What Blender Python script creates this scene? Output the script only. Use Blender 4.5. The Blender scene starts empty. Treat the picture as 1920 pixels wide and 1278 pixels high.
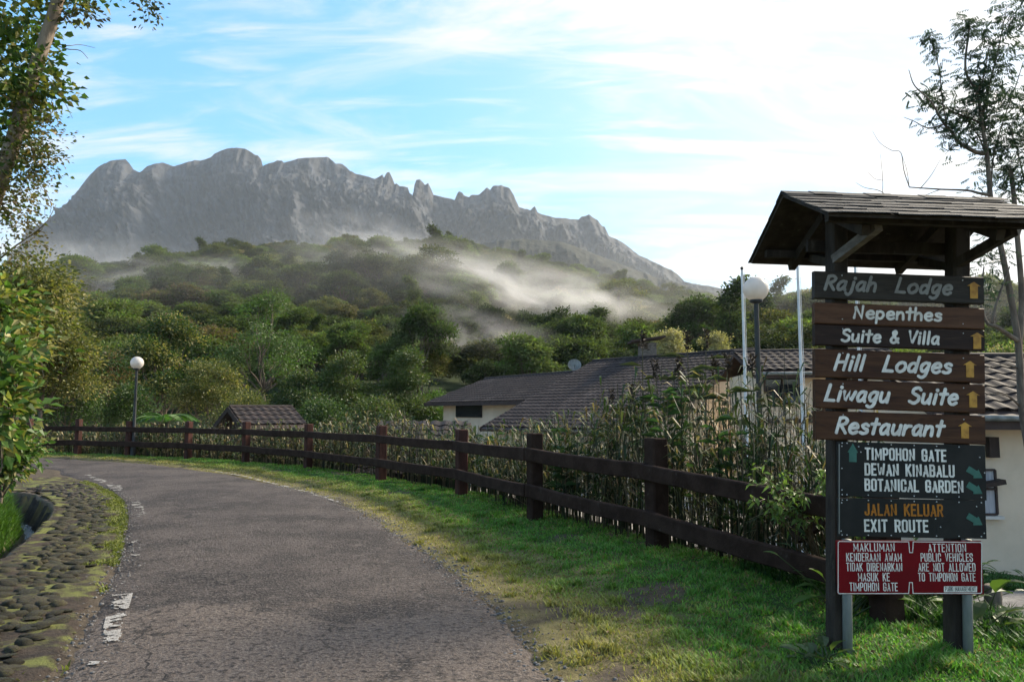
import bpy, math, random
import numpy as np
from mathutils import Vector, Matrix

SC = bpy.context.scene
COL = SC.collection
R = math.radians
random.seed(7)
RNG = np.random.default_rng(7)

# ------------------------------------------------------------------ camera
EYE = 1.48                      # eye height above the road
FPX, CXP, CYP = 1400.0, 960.0, 639.0
PITCH = math.atan(131.0 / FPX)
cam_d = bpy.data.cameras.new('camera')
cam_d.sensor_width = 36.0
cam_d.lens = 36.0 * FPX / 1920.0
cam_d.clip_start = 0.05
cam_d.clip_end = 40000.0
cam = bpy.data.objects.new('camera', cam_d)
COL.objects.link(cam)
cam.location = (0, 0, EYE)
cam.rotation_euler = (R(90) + PITCH, 0, 0)
SC.camera = cam

# ------------------------------------------------------------------ light
SUN_AZ, SUN_EL = 57.0, 35.0     # azimuth measured from the view direction towards the right
SUN_STR, SKY_STR, EXPO = 3.7, 0.15, 1.4
HAZE = 0.6e-4
MISTS = [(1020, 552, 138, 330, 62, 24, .105, 1, 2.2, .42, .72, 9), (790, 505, 195, 340, 58, 34, .045, 2, 2.2, .40, .72, 5), (290, 520, 190, 270, 40, 28, .040, 3, 2.0, .42, .72, -4),
         (690, 455, 900, 170, 60, 120, .010, 4, 2.2, .42, .75, 12), (890, 630, 84, 200, 62, 12, .075, 5, 2.2, .43, .76, 8), (130, 490, 1400, 260, 70, 200, .004, 6, 2.0), (1000, 580, 175, 1500, 130, 95, .0020, 7, 1.2, .25, .7)]
SC.view_settings.view_transform = 'Standard'
SC.view_settings.look = 'None'
SC.view_settings.exposure = EXPO
SC.view_settings.gamma = 1.0
SC.view_settings.use_curve_mapping = False
SC.render.engine = 'CYCLES'
cy = SC.cycles
cy.use_denoising = True
cy.max_bounces = 6
cy.diffuse_bounces = 3
cy.glossy_bounces = 2
cy.transmission_bounces = 4
cy.transparent_max_bounces = 8
cy.volume_bounces = 1
cy.volume_step_rate = 1.0
cy.sample_clamp_indirect = 6.0
cy.use_adaptive_sampling = True
cy.adaptive_threshold = 0.02

sun_d = bpy.data.lights.new('sun', 'SUN')
sun_d.energy = SUN_STR
sun_d.angle = R(7.0)
sun_d.color = (1.0, 0.88, 0.70)
sun = bpy.data.objects.new('sun', sun_d)
COL.objects.link(sun)
sdir = Vector((math.sin(R(SUN_AZ)) * math.cos(R(SUN_EL)), math.cos(R(SUN_AZ)) * math.cos(R(SUN_EL)), math.sin(R(SUN_EL))))
sun.rotation_euler = sdir.to_track_quat('Z', 'Y').to_euler()
sun.location = (30, 20, 40)

world = bpy.data.worlds.new('World')
SC.world = world
world.use_nodes = True
wn, wl = world.node_tree.nodes, world.node_tree.links
wn.clear()
def N(nt, typ, **kw):
    n = nt.nodes.new(typ)
    for k, v in kw.items():
        if k == 'ins':
            for a, b in v.items():
                n.inputs[a].default_value = b
        else:
            setattr(n, k, v)
    return n
W = world.node_tree
out = N(W, 'ShaderNodeOutputWorld')
bg = N(W, 'ShaderNodeBackground', ins={'Strength': SKY_STR})
sky = N(W, 'ShaderNodeTexSky', sky_type='NISHITA', sun_disc=False, sun_elevation=R(SUN_EL), sun_rotation=R(SUN_AZ),
        altitude=1500.0, air_density=1.0, dust_density=1.0, ozone_density=1.6)
# thin high cirrus: noise on the sky seen as a flat sheet overhead
tc = N(W, 'ShaderNodeTexCoord')
sep = N(W, 'ShaderNodeSeparateXYZ')
wl.new(tc.outputs['Generated'], sep.inputs[0])
def wmath(op, a, b=None, c=None, clamp=False):
    m = N(W, 'ShaderNodeMath', operation=op, use_clamp=clamp)
    for i, v in enumerate((a, b, c)):
        if v is None: continue
        if isinstance(v, (int, float)): m.inputs[i].default_value = v
        else: wl.new(v, m.inputs[i])
    return m.outputs[0]
den = wmath('ADD', wmath('MAXIMUM', sep.outputs['Z'], 0.0), 0.22)
cx_, cy_ = wmath('DIVIDE', sep.outputs['X'], den), wmath('DIVIDE', sep.outputs['Y'], den)
comb = N(W, 'ShaderNodeCombineXYZ')
wl.new(cx_, comb.inputs[0]); wl.new(cy_, comb.inputs[1])
mp1 = N(W, 'ShaderNodeMapping'); mp1.inputs['Rotation'].default_value = (0, 0, R(-35)); mp1.inputs['Scale'].default_value = (0.75, 1.5, 1); mp1.inputs['Location'].default_value = (5.2, 2.2, 0)
wl.new(comb.outputs[0], mp1.inputs[0])
n1 = N(W, 'ShaderNodeTexNoise', ins={'Scale': 1.5, 'Detail': 9.0, 'Roughness': 0.62, 'Distortion': 0.9})
wl.new(mp1.outputs[0], n1.inputs['Vector'])
mp2 = N(W, 'ShaderNodeMapping'); mp2.inputs['Rotation'].default_value = (0, 0, R(-35)); mp2.inputs['Scale'].default_value = (1.2, 5.5, 1)
wl.new(comb.outputs[0], mp2.inputs[0])
n2 = N(W, 'ShaderNodeTexNoise', ins={'Scale': 1.6, 'Detail': 8.0, 'Roughness': 0.6, 'Distortion': 0.5})
wl.new(mp2.outputs[0], n2.inputs['Vector'])
def wramp(val, lo, hi):
    m = N(W, 'ShaderNodeMapRange', interpolation_type='SMOOTHSTEP', ins={'From Min': lo, 'From Max': hi})
    wl.new(val, m.inputs['Value']); return m.outputs[0]
c1 = wramp(n1.outputs['Fac'], 0.43, 0.72)
c2 = wmath('MULTIPLY', wramp(n2.outputs['Fac'], 0.45, 0.72), 0.75)
cl = wmath('MAXIMUM', c1, c2)
# the cloud sheet thickens evenly towards the sun's side of the sky, all the way round
dsun = N(W, 'ShaderNodeVectorMath', operation='DOT_PRODUCT')
wl.new(tc.outputs['Generated'], dsun.inputs[0]); dsun.inputs[1].default_value = sdir
glow = wramp(dsun.outputs['Value'], 0.50, 0.97)
cl = wmath('ADD', cl, wmath('MULTIPLY', glow, 0.6), clamp=True)
sat = N(W, 'ShaderNodeHueSaturation', ins={'Hue': 0.487, 'Saturation': 1.28, 'Value': 1.0})
bw0 = N(W, 'ShaderNodeRGBToBW'); wl.new(sky.outputs[0], bw0.inputs[0])
# soft compression of the sky's luminance: its brightest parts are held back everywhere alike
soft = N(W, 'ShaderNodeVectorMath', operation='SCALE'); wl.new(sky.outputs[0], soft.inputs[0]); wl.new(wmath('DIVIDE', 1.0, wmath('ADD', 0.62, wmath('MULTIPLY', bw0.outputs[0], 0.24))), soft.inputs['Scale'])
wl.new(soft.outputs[0], sat.inputs['Color'])
bw = N(W, 'ShaderNodeRGBToBW'); wl.new(soft.outputs[0], bw.inputs[0])
cbr = wmath('ADD', wmath('MULTIPLY', bw.outputs[0], 0.40), 1.95)
ccol = N(W, 'ShaderNodeMix', data_type='RGBA', blend_type='MULTIPLY'); ccol.inputs[0].default_value = 1.0
ccol.inputs[6].default_value = (1.0, 0.97, 0.935, 1); wl.new(cbr, ccol.inputs[7])
mixc = N(W, 'ShaderNodeMix', data_type='RGBA'); wl.new(cl, mixc.inputs[0]); wl.new(sat.outputs[0], mixc.inputs[6]); wl.new(ccol.outputs[2], mixc.inputs[7])
wl.new(mixc.outputs[2], bg.inputs['Color'])
wl.new(bg.outputs[0], out.inputs['Surface'])

# ------------------------------------------------------------------ numbers
SP, CP = math.sin(PITCH), math.cos(PITCH)
def ray(px, py):
    u, v = (px - CXP) / FPX, (CYP - py) / FPX
    return np.array([u, CP - v * SP, SP + v * CP])
def at(px, py, Y):
    """the point of the photograph's sight line that lies Y metres ahead"""
    d = ray(px, py)
    return np.array([0, 0, EYE]) + d * (Y / d[1])
def gnd(px, py, z=0.0):
    d = ray(px, py)
    return np.array([0, 0, EYE]) + d * ((z - EYE) / d[2])
def slope_of(px, py):
    d = ray(px, py)
    return d[0] / d[1], d[2] / d[1]
def ss(a, b, x):
    t = np.clip((np.asarray(x, float) - a) / (b - a), 0, 1)
    return t * t * (3 - 2 * t)
def _h(ix, iy, seed):
    n = (ix.astype(np.int64) * 374761393 + iy.astype(np.int64) * 668265263 + seed * 974711) & 0x7fffffff
    n = ((n ^ (n >> 13)) * 1274126177) & 0x7fffffff
    n = (n ^ (n >> 16)) & 0xffffff
    return n / float(0xffffff)
def vnoise(x, y, seed=0):
    x, y = np.asarray(x, float), np.asarray(y, float)
    ix, iy = np.floor(x), np.floor(y)
    fx, fy = x - ix, y - iy
    fx, fy = fx * fx * (3 - 2 * fx), fy * fy * (3 - 2 * fy)
    a, b = _h(ix, iy, seed), _h(ix + 1, iy, seed)
    c, d = _h(ix, iy + 1, seed), _h(ix + 1, iy + 1, seed)
    return (a + (b - a) * fx) * (1 - fy) + (c + (d - c) * fx) * fy
def fbm(x, y, oct=4, seed=0, gain=0.5):
    s, a, t = 0.0, 1.0, 0.0
    for o in range(oct):
        s = s + a * (vnoise(np.asarray(x) * 2.03 ** o, np.asarray(y) * 2.03 ** o, seed + o * 17) - 0.5)
        t += a; a *= gain
    return s / t * 2
def poly_dist(px, py, P):
    """signed distance to a polyline (positive to its right, going along it) and the arc position"""
    px, py = np.asarray(px, float), np.asarray(py, float)
    best = np.full(px.shape, 1e18); sgn = np.ones(px.shape); arc = np.zeros(px.shape); acc = 0.0
    for i in range(len(P) - 1):
        ax, ay = P[i][:2]; bx, by = P[i + 1][:2]
        dx, dy = bx - ax, by - ay; L2 = dx * dx + dy * dy; L = math.sqrt(L2)
        t = np.clip(((px - ax) * dx + (py - ay) * dy) / L2, 0, 1)
        qx, qy = px - (ax + t * dx), py - (ay + t * dy)
        d2 = qx * qx + qy * qy
        m = d2 < best - 1e-12
        best = np.where(m, d2, best)
        cr = dx * (py - ay) - dy * (px - ax)
        sgn = np.where(m, np.where(cr > 0, -1.0, 1.0), sgn)
        arc = np.where(m, acc + t * L, arc)
        acc += L
    return np.sqrt(best) * sgn, arc
def smooth(P, n=6):
    """Catmull-Rom through the points"""
    P = np.asarray(P, float); o = []
    Q = np.vstack([2 * P[0] - P[1], P, 2 * P[-1] - P[-2]])
    for i in range(1, len(Q) - 2):
        for k in range(n):
            t = k / n
            o.append(0.5 * ((2 * Q[i]) + (-Q[i - 1] + Q[i + 1]) * t + (2 * Q[i - 1] - 5 * Q[i] + 4 * Q[i + 1] - Q[i + 2]) * t * t + (-Q[i - 1] + 3 * Q[i] - 3 * Q[i + 1] + Q[i + 2]) * t ** 3))
    o.append(P[-1]); return np.array(o)

# ------------------------------------------------------------------ mesh builder
class MB:
    def __init__(s):
        s.v = []; s.f = {}; s.n = 0; s.t = []; s.tinted = False
    def add(s, verts, faces, mi=0, tint=None):
        verts = np.asarray(verts, float).reshape(-1, 3)
        groups = {}
        if isinstance(faces, np.ndarray): groups[faces.shape[1]] = faces
        else:
            for f in faces: groups.setdefault(len(f), []).append(f)
        for k, fl in groups.items():
            s.f.setdefault((k, mi), []).append(np.asarray(fl, int) + s.n)
        s.v.append(verts); s.n += len(verts)
        if tint is None: s.t.append(np.ones((len(verts), 3)))
        else:
            s.tinted = True
            t = np.asarray(tint, float)
            s.t.append(np.broadcast_to(t, (len(verts), 3)) if t.ndim == 1 else t)
    def box(s, c, d, rot=None, mi=0, tint=None, jit=0.0):
        x, y, z = d[0] / 2, d[1] / 2, d[2] / 2
        v = np.array([[i, j, k] for i in (-x, x) for j in (-y, y) for k in (-z, z)])
        if jit: v = v + RNG.uniform(-jit, jit, v.shape)
        if rot is not None: v = v @ np.array(rot).T
        s.add(v + np.asarray(c, float), np.array([[0, 1, 3, 2], [4, 6, 7, 5], [0, 4, 5, 1], [2, 3, 7, 6], [0, 2, 6, 4], [1, 5, 7, 3]]), mi, tint)
    def beam(s, a, b, w, h, mi=0, tint=None, up=(0, 0, 1)):
        a, b = np.asarray(a, float), np.asarray(b, float)
        y = b - a; L = np.linalg.norm(y); y = y / L
        x = np.cross(y, up); x /= np.linalg.norm(x); z = np.cross(x, y)
        s.box((a + b) / 2, (w, L, h), np.stack([x, y, z], 1), mi, tint)
    def tube(s, P, r, sides=6, mi=0, tint=None, cap=True):
        P = np.asarray(P, float); n = len(P)
        r = np.broadcast_to(np.asarray(r, float), (n,))
        T = np.gradient(P, axis=0); T /= np.linalg.norm(T, axis=1)[:, None] + 1e-12
        ref = np.array([0, 0, 1.0]) if abs(T[0][2]) < 0.9 else np.array([1.0, 0, 0])
        X = np.cross(T, ref); X /= np.linalg.norm(X, axis=1)[:, None] + 1e-12
        Y = np.cross(T, X)
        a = np.arange(sides) * 2 * math.pi / sides
        V = P[:, None, :] + r[:, None, None] * (np.cos(a)[None, :, None] * X[:, None, :] + np.sin(a)[None, :, None] * Y[:, None, :])
        i, j = np.meshgrid(np.arange(n - 1), np.arange(sides), indexing='ij')
        k = (j + 1) % sides
        F = np.stack([i * sides + j, i * sides + k, (i + 1) * sides + k, (i + 1) * sides + j], -1).reshape(-1, 4)
        s.add(V.reshape(-1, 3), F, mi, tint)
        if cap:
            b = s.n - n * sides
            s.f.setdefault((sides, mi), []).append(np.array([[b + q for q in range(sides)][::-1], [b + (n - 1) * sides + q for q in range(sides)]]))
    def lathe(s, prof, c=(0, 0, 0), sides=24, mi=0, tint=None):
        n = len(prof); a = np.arange(sides) * 2 * math.pi / sides
        pr = np.asarray(prof, float)
        V = np.stack([pr[:, 0:1] * np.cos(a), pr[:, 0:1] * np.sin(a), np.repeat(pr[:, 1:2], sides, 1)], -1)
        i, j = np.meshgrid(np.arange(n - 1), np.arange(sides), indexing='ij'); k = (j + 1) % sides
        F = np.stack([i * sides + j, i * sides + k, (i + 1) * sides + k, (i + 1) * sides + j], -1).reshape(-1, 4)
        s.add(V.reshape(-1, 3) + np.asarray(c, float), F, mi, tint)
    def grid(s, V, mi=0, tint=None):
        n, m = V.shape[:2]
        i, j = np.meshgrid(np.arange(n - 1), np.arange(m - 1), indexing='ij')
        F = np.stack([i * m + j, (i + 1) * m + j, (i + 1) * m + j + 1, i * m + j + 1], -1).reshape(-1, 4)
        s.add(V.reshape(-1, 3), F, mi, None if tint is None else tint.reshape(-1, 3))
    def leaves(s, P, D, U, L, Wd, tint=None, fold=0.25, mi=0, droop=0.0):
        """P base points, D leaf direction, U leaf normal: pointed two-facet leaves"""
        n = len(P)
        D = D / (np.linalg.norm(D, axis=1)[:, None] + 1e-9)
        S = np.cross(D, U); S /= np.linalg.norm(S, axis=1)[:, None] + 1e-9
        U = np.cross(S, D)
        L = np.broadcast_to(np.asarray(L, float), (n,))[:, None]; Wd = np.broadcast_to(np.asarray(Wd, float), (n,))[:, None]
        tip = P + D * L - np.array([0, 0, 1.0]) * (L * droop)
        mid = P + D * L * 0.45
        a = mid + S * Wd * 0.5 + U * Wd * fold; b = mid - S * Wd * 0.5 + U * Wd * fold
        V = np.stack([P, a, tip, b], 1).reshape(-1, 3)
        q = np.arange(n)[:, None] * 4
        F = np.concatenate([q + np.array([[0, 1, 2]]), q + np.array([[0, 2, 3]])])
        if tint is not None and np.ndim(tint) == 2: tint = np.repeat(tint, 4, 0)
        s.add(V, F, mi, tint)
    def mesh(s, name, mats, smooth_=False):
        me = bpy.data.meshes.new(name)
        V = np.concatenate(s.v) if s.v else np.zeros((0, 3))
        me.vertices.add(len(V)); me.vertices.foreach_set('co', V.ravel())
        loops, tot, mi = [], [], []
        for (k, m), fl in s.f.items():
            F = np.concatenate(fl)
            loops.append(F.ravel()); tot.append(np.full(len(F), k)); mi.append(np.full(len(F), m))
        loops = np.concatenate(loops); tot = np.concatenate(tot); mi = np.concatenate(mi)
        me.loops.add(len(loops)); me.loops.foreach_set('vertex_index', loops.astype(np.int32))
        me.polygons.add(len(tot))
        st = np.concatenate([[0], np.cumsum(tot)[:-1]])
        me.polygons.foreach_set('loop_start', st.astype(np.int32))
        me.polygons.foreach_set('material_index', mi.astype(np.int32))
        if smooth_: me.polygons.foreach_set('use_smooth', np.ones(len(tot), bool))
        else: me.polygons.foreach_set('use_smooth', np.zeros(len(tot), bool))
        if s.tinted:
            at_ = me.attributes.new('tint', 'FLOAT_COLOR', 'POINT')
            T = np.concatenate(s.t); T = np.concatenate([T, np.ones((len(T), 1))], 1)
            at_.data.foreach_set('color', T.ravel().astype(np.float32))
        for m in (mats if isinstance(mats, (list, tuple)) else [mats]): me.materials.append(m)
        me.update(); me.validate(verbose=False)
        return me
    def build(s, name, mats, parent=None, smooth_=False, loc=None):
        o = bpy.data.objects.new(name, s.mesh(name, mats, smooth_))
        COL.objects.link(o)
        if loc is not None: o.location = loc
        if parent is not None: o.parent = parent
        return o
def tag(o, label=None, cat=None, group=None, kind=None):
    if label: o['label'] = label
    if cat: o['category'] = cat
    if group: o['group'] = group
    if kind: o['kind'] = kind
    return o
def empty(name, loc, rz=0.0):
    o = bpy.data.objects.new(name, None); COL.objects.link(o)
    o.location = loc; o.rotation_euler = (0, 0, rz); o.empty_display_size = 0.2
    return o
def link(name, me, parent=None, loc=None):
    o = bpy.data.objects.new(name, me); COL.objects.link(o)
    if parent is not None: o.parent = parent
    if loc is not None: o.location = loc
    return o
def copy_tree(o, parent=None):
    c = o.copy(); COL.objects.link(c); c.parent = parent
    for ch in list(o.children): copy_tree(ch, c)
    return c

# ------------------------------------------------------------------ materials
def pm(name, c1, c2=None, scale=8.0, rough=0.8, bump=0.0, bscale=None, stretch=(1, 1, 1), tint=False, transl=0.0, lo=0.35, hi=0.65,
       spec=0.3, metal=0.0, c3=None, s3=1.0, lo3=0.5, hi3=0.7, detail=6.0, tcol=None, rough2=None, orand=None):
    m = bpy.data.materials.new(name); m.use_nodes = True
    nt = m.node_tree; nt.nodes.clear(); L = nt.links
    o = N(nt, 'ShaderNodeOutputMaterial')
    b = N(nt, 'ShaderNodeBsdfPrincipled', ins={'Roughness': rough, 'Metallic': metal, 'Specular IOR Level': spec})
    col = N(nt, 'ShaderNodeRGB'); col.outputs[0].default_value = (*c1, 1)
    cur = col.outputs[0]
    tcn = N(nt, 'ShaderNodeTexCoord'); mp = N(nt, 'ShaderNodeMapping'); mp.inputs['Scale'].default_value = stretch
    L.new(tcn.outputs['Object'], mp.inputs[0])
    def noise(sc, lo_, hi_, d=detail):
        n = N(nt, 'ShaderNodeTexNoise', ins={'Scale': sc, 'Detail': d, 'Roughness': 0.6}); L.new(mp.outputs[0], n.inputs['Vector'])
        r = N(nt, 'ShaderNodeMapRange', interpolation_type='SMOOTHSTEP', ins={'From Min': lo_, 'From Max': hi_}); L.new(n.outputs['Fac'], r.inputs['Value'])
        return r.outputs[0]
    def mix(f, a, bcol):
        x = N(nt, 'ShaderNodeMix', data_type='RGBA'); L.new(f, x.inputs[0]); L.new(a, x.inputs[6])
        if isinstance(bcol, tuple): x.inputs[7].default_value = (*bcol, 1)
        else: L.new(bcol, x.inputs[7])
        return x.outputs[2]
    if c2: 
        f = noise(scale, lo, hi); cur = mix(f, cur, c2)
        if rough2 is not None:
            rr = N(nt, 'ShaderNodeMapRange', ins={'To Min': rough, 'To Max': rough2}); L.new(f, rr.inputs['Value']); L.new(rr.outputs[0], b.inputs['Roughness'])
    if c3: cur = mix(noise(s3, lo3, hi3), cur, c3)
    if tint:
        a = N(nt, 'ShaderNodeAttribute', attribute_name='tint')
        x = N(nt, 'ShaderNodeMix', data_type='RGBA', blend_type='MULTIPLY'); x.inputs[0].default_value = 1.0
        L.new(cur, x.inputs[6]); L.new(a.outputs['Color'], x.inputs[7]); cur = x.outputs[2]
    if orand:
        oi = N(nt, 'ShaderNodeObjectInfo'); rp = N(nt, 'ShaderNodeValToRGB'); els = rp.color_ramp.elements
        els[0].color = (*orand[0], 1); els[1].color = (*orand[-1], 1)
        for q_, c_ in enumerate(orand[1:-1]): els.new((q_ + 1) / (len(orand) - 1)).color = (*c_, 1)
        L.new(oi.outputs['Random'], rp.inputs[0])
        x = N(nt, 'ShaderNodeMix', data_type='RGBA', blend_type='MULTIPLY'); x.inputs[0].default_value = 1.0; L.new(cur, x.inputs[6]); L.new(rp.outputs[0], x.inputs[7]); cur = x.outputs[2]
    L.new(cur, b.inputs['Base Color'])
    if bump:
        n = N(nt, 'ShaderNodeTexNoise', ins={'Scale': bscale or scale * 3, 'Detail': 8.0, 'Roughness': 0.65}); L.new(mp.outputs[0], n.inputs['Vector'])
        bp = N(nt, 'ShaderNodeBump', ins={'Strength': 1.0, 'Distance': bump}); L.new(n.outputs['Fac'], bp.inputs['Height']); L.new(bp.outputs[0], b.inputs['Normal'])
    sh = b.outputs[0]
    if transl:
        t = N(nt, 'ShaderNodeBsdfTranslucent')
        g = N(nt, 'ShaderNodeMix', data_type='RGBA', blend_type='MULTIPLY'); g.inputs[0].default_value = 1.0
        L.new(cur, g.inputs[6]); g.inputs[7].default_value = (*(tcol or (1.25, 1.35, 0.7)), 1); L.new(g.outputs[2], t.inputs[0])
        ms = N(nt, 'ShaderNodeMixShader', ins={0: transl}); L.new(b.outputs[0], ms.inputs[1]); L.new(t.outputs[0], ms.inputs[2]); sh = ms.outputs[0]
    L.new(sh, o.inputs['Surface'])
    m['cur'] = 0
    return m

# ------------------------------------------------------------------ plan of the place
FENCE = [np.array([2.56, 5.25])] + [gnd(a, b)[:2] for a, b in ((1233, 1040), (1003, 980), (865, 935), (714, 905), (577, 882.5), (460, 870.5), (352, 863), (240, 858), (145, 854.5), (52, 852.5))] + [np.array([-20.0, 25.9]), np.array([-23.0, 26.3])]
BANK = [np.array([6.0, -12.0]), np.array([4.9, 0.5]), np.array([3.7, 2.9])] + FENCE + [np.array([-40.0, 27.5]), np.array([-90.0, 30.0])]
LEDGE = [np.array(p) for p in ((-2.0, -14.0), (-2.0, 0.0), (-2.2, 2.4))] + [gnd(a, b)[:2] for a, b in ((90, 1278), (160, 1150), (203, 1080), (222, 1020), (232, 962), (215, 930), (170, 906), (110, 889), (40, 877))] + [np.array([-22.0, 20.6]), np.array([-34.0, 19.6]), np.array([-80.0, 17])]
REDGE = [np.array(p) for p in ((2.2, -14.0), (1.9, 0.0), (1.2, 2.5))] + [gnd(a, b)[:2] for a, b in ((1060, 1278), (985, 1190), (900, 1110), (830, 1055), (745, 1000), (650, 945), (560, 917), (470, 897), (380, 882), (270, 869), (150, 861.5), (40, 858.5))] + [np.array([-24.0, 24.4]), np.array([-36.0, 23.8]), np.array([-80.0, 22])]
LEDGE, REDGE = smooth(LEDGE, 5), smooth(REDGE, 5)
KERB = smooth([np.array(p) for p in ((-3.5, -12.0), (-3.55, 1.5), (-3.95, 4.6))] + [gnd(a, b)[:2] for a, b in ((0, 1062), (36, 1034), (66, 1006), (93, 980), (102, 961), (95, 946), (76, 936), (40, 927))] + [np.array([-12.0, 14.3]), np.array([-18.0, 15.0]), np.array([-40.0, 15.0])], 5)

HILLPX = [(-400, 560), (0, 530), (80, 515), (160, 508), (250, 504), (350, 490), (400, 478), (470, 469), (560, 468), (650, 460), (760, 462), (820, 455), (880, 462), (930, 480), (990, 500), (1040, 507), (1100, 522), (1170, 540), (1230, 560), (1330, 572), (1400, 578), (1530, 574), (1700, 578), (1860, 580), (1960, 575), (2300, 560)]
_hu = np.array([slope_of(*p)[0] for p in HILLPX]); _he = np.array([slope_of(*p)[1] for p in HILLPX])
def hill_ridge(u):
    Rr = 370 + 45 * np.sin(u * 5.0 + 0.6)
    return Rr, EYE + np.interp(u, _hu, _he) * Rr - 6.5
def G(x, y):
    x, y = np.asarray(x, float), np.asarray(y, float)
    d = poly_dist(x, y, BANK)[0]
    z = 0.05 * fbm(x * 0.8, y * 0.8, 3, 5) * ss(-3.5, -0.5, d) + 0.02 * fbm(x * 4, y * 4, 2, 9)
    z = z + 0.06 * ss(-1.6, -0.5, d)
    z = z - 1.05 * ss(0.15, 4.2, d) - 0.35 * ss(5, 10, d) - 2.4 * ss(12, 27, d)
    dl = poly_dist(x, y, LEDGE)[0]; dr = poly_dist(x, y, REDGE)[0]
    ins = np.minimum(dl, -dr)
    z = np.where(ins > -0.02, -0.05 * ss(-0.02, 0.2, ins) + np.minimum(z, 0.0) * (ins <= 0.2), z)
    k = poly_dist(x, y, KERB)[0]                       # positive: road side of the kerb
    b = -k
    left = np.where(b > 0.10, -0.42 * ss(0.08, 0.16, b) + 0.52 * ss(0.34, 0.62, b) + 0.36 * ss(0.6, 2.0, b) + 1.4 * ss(2, 9, b), 0.0)
    z = np.where(b > 0.0, z * 0.3 + left, z)
    # wooded hill beyond the lodge
    yy = np.maximum(y, 1.0); u = np.clip(x / yy, -1.05, 1.05)
    Rr, zr = hill_ridge(u)
    t = np.clip((y - 50.0) / (Rr - 50.0), 0, 1.0)
    g = t ** 1.12
    hz = (zr + 4.0) * g + 9.0 * fbm(x / 60.0, y / 60.0, 3, 21) * t * (1 - t) * 3
    back = np.maximum(0, y - Rr)
    hz = hz - np.minimum(back * 0.55, np.maximum(zr + 20.0, 20.0))
    z = z + np.where(y > 50, hz, 0.0)
    return z
def G1(x, y): return float(G(np.array([x]), np.array([y]))[0])

def axis(lo, hi, step, a, b, grow=1.16):
    c = list(np.arange(lo, hi + 1e-6, step)); s = step; p = hi
    while p < b:
        s *= grow; p += s; c.append(min(p, b))
    s = step; p = lo; pre = []
    while p > a:
        s *= grow; p -= s; pre.append(max(p, a))
    return np.array(pre[::-1] + c)

# ------------------------------------------------------------------ materials of the setting
M = {}
M['ground'] = pm('ground_soil_and_grass', (0.9, 0.9, 0.9), (0.55, 0.55, 0.55), 6.0, 0.95, 0.02, 40.0, tint=True, spec=0.15)
M['grass'] = pm('grass_blade', (1, 1, 1), (0.7, 0.75, 0.6), 3.0, 0.6, tint=True, transl=0.35, spec=0.25)
M['stone'] = pm('cobble_stone', (0.028, 0.025, 0.022), (0.060, 0.052, 0.045), 9.0, 0.7, 0.012, 40.0, spec=0.25, c3=(0.12, 0.14, 0.035), s3=11.0, lo3=0.52, hi3=0.66, rough2=0.85, orand=[(.5, .47, .43), (1.0, .95, .88), (.75, .78, .75), (1.5, 1.35, 1.15)])
M['apron'] = pm('soil_and_moss_between_stones', (0.058, 0.042, 0.031), (0.026, 0.020, 0.015), 9.0, 0.95, 0.03, 45.0, c3=(0.14, 0.15, 0.04), s3=3.5, lo3=0.44, hi3=0.64, detail=10.0)
M['kerb'] = pm('weathered_concrete_kerb', (0.15, 0.115, 0.08), (0.085, 0.065, 0.045), 7.0, 0.9, 0.01, 40.0, c3=(0.10, 0.11, 0.04), s3=3.0, lo3=0.55, hi3=0.7)
M['water'] = pm('ditch_water', (0.10, 0.10, 0.10), None, rough=0.12, spec=0.6, bump=0.02, bscale=14.0)
M['paint'] = pm('worn_white_road_paint', (0.37, 0.35, 0.32), (0.22, 0.21, 0.195), 30.0, 0.85)
M['gravel'] = pm('grey_gravel_lane', (0.20, 0.19, 0.18), (0.13, 0.12, 0.115), 14.0, 0.95, 0.02, 60.0, c3=(0.26, 0.25, 0.23), s3=2.0)
M['fence'] = pm('dark_stained_fence_wood', (0.024, 0.013, 0.009), (0.042, 0.025, 0.018), 5.0, 0.85, 0.006, 20.0, stretch=(1, 1, 1), spec=0.1, c3=(0.06, 0.046, 0.038), s3=12.0, lo3=0.6, hi3=0.75)
M['post'] = pm('reddish_stained_fence_post', (0.085, 0.034, 0.026), (0.045, 0.022, 0.017), 4.0, 0.75, 0.004, 25.0, stretch=(2, 2, 0.5), spec=0.12, c3=(0.10, 0.085, 0.07), s3=9.0, lo3=0.62, hi3=0.75)

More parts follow.
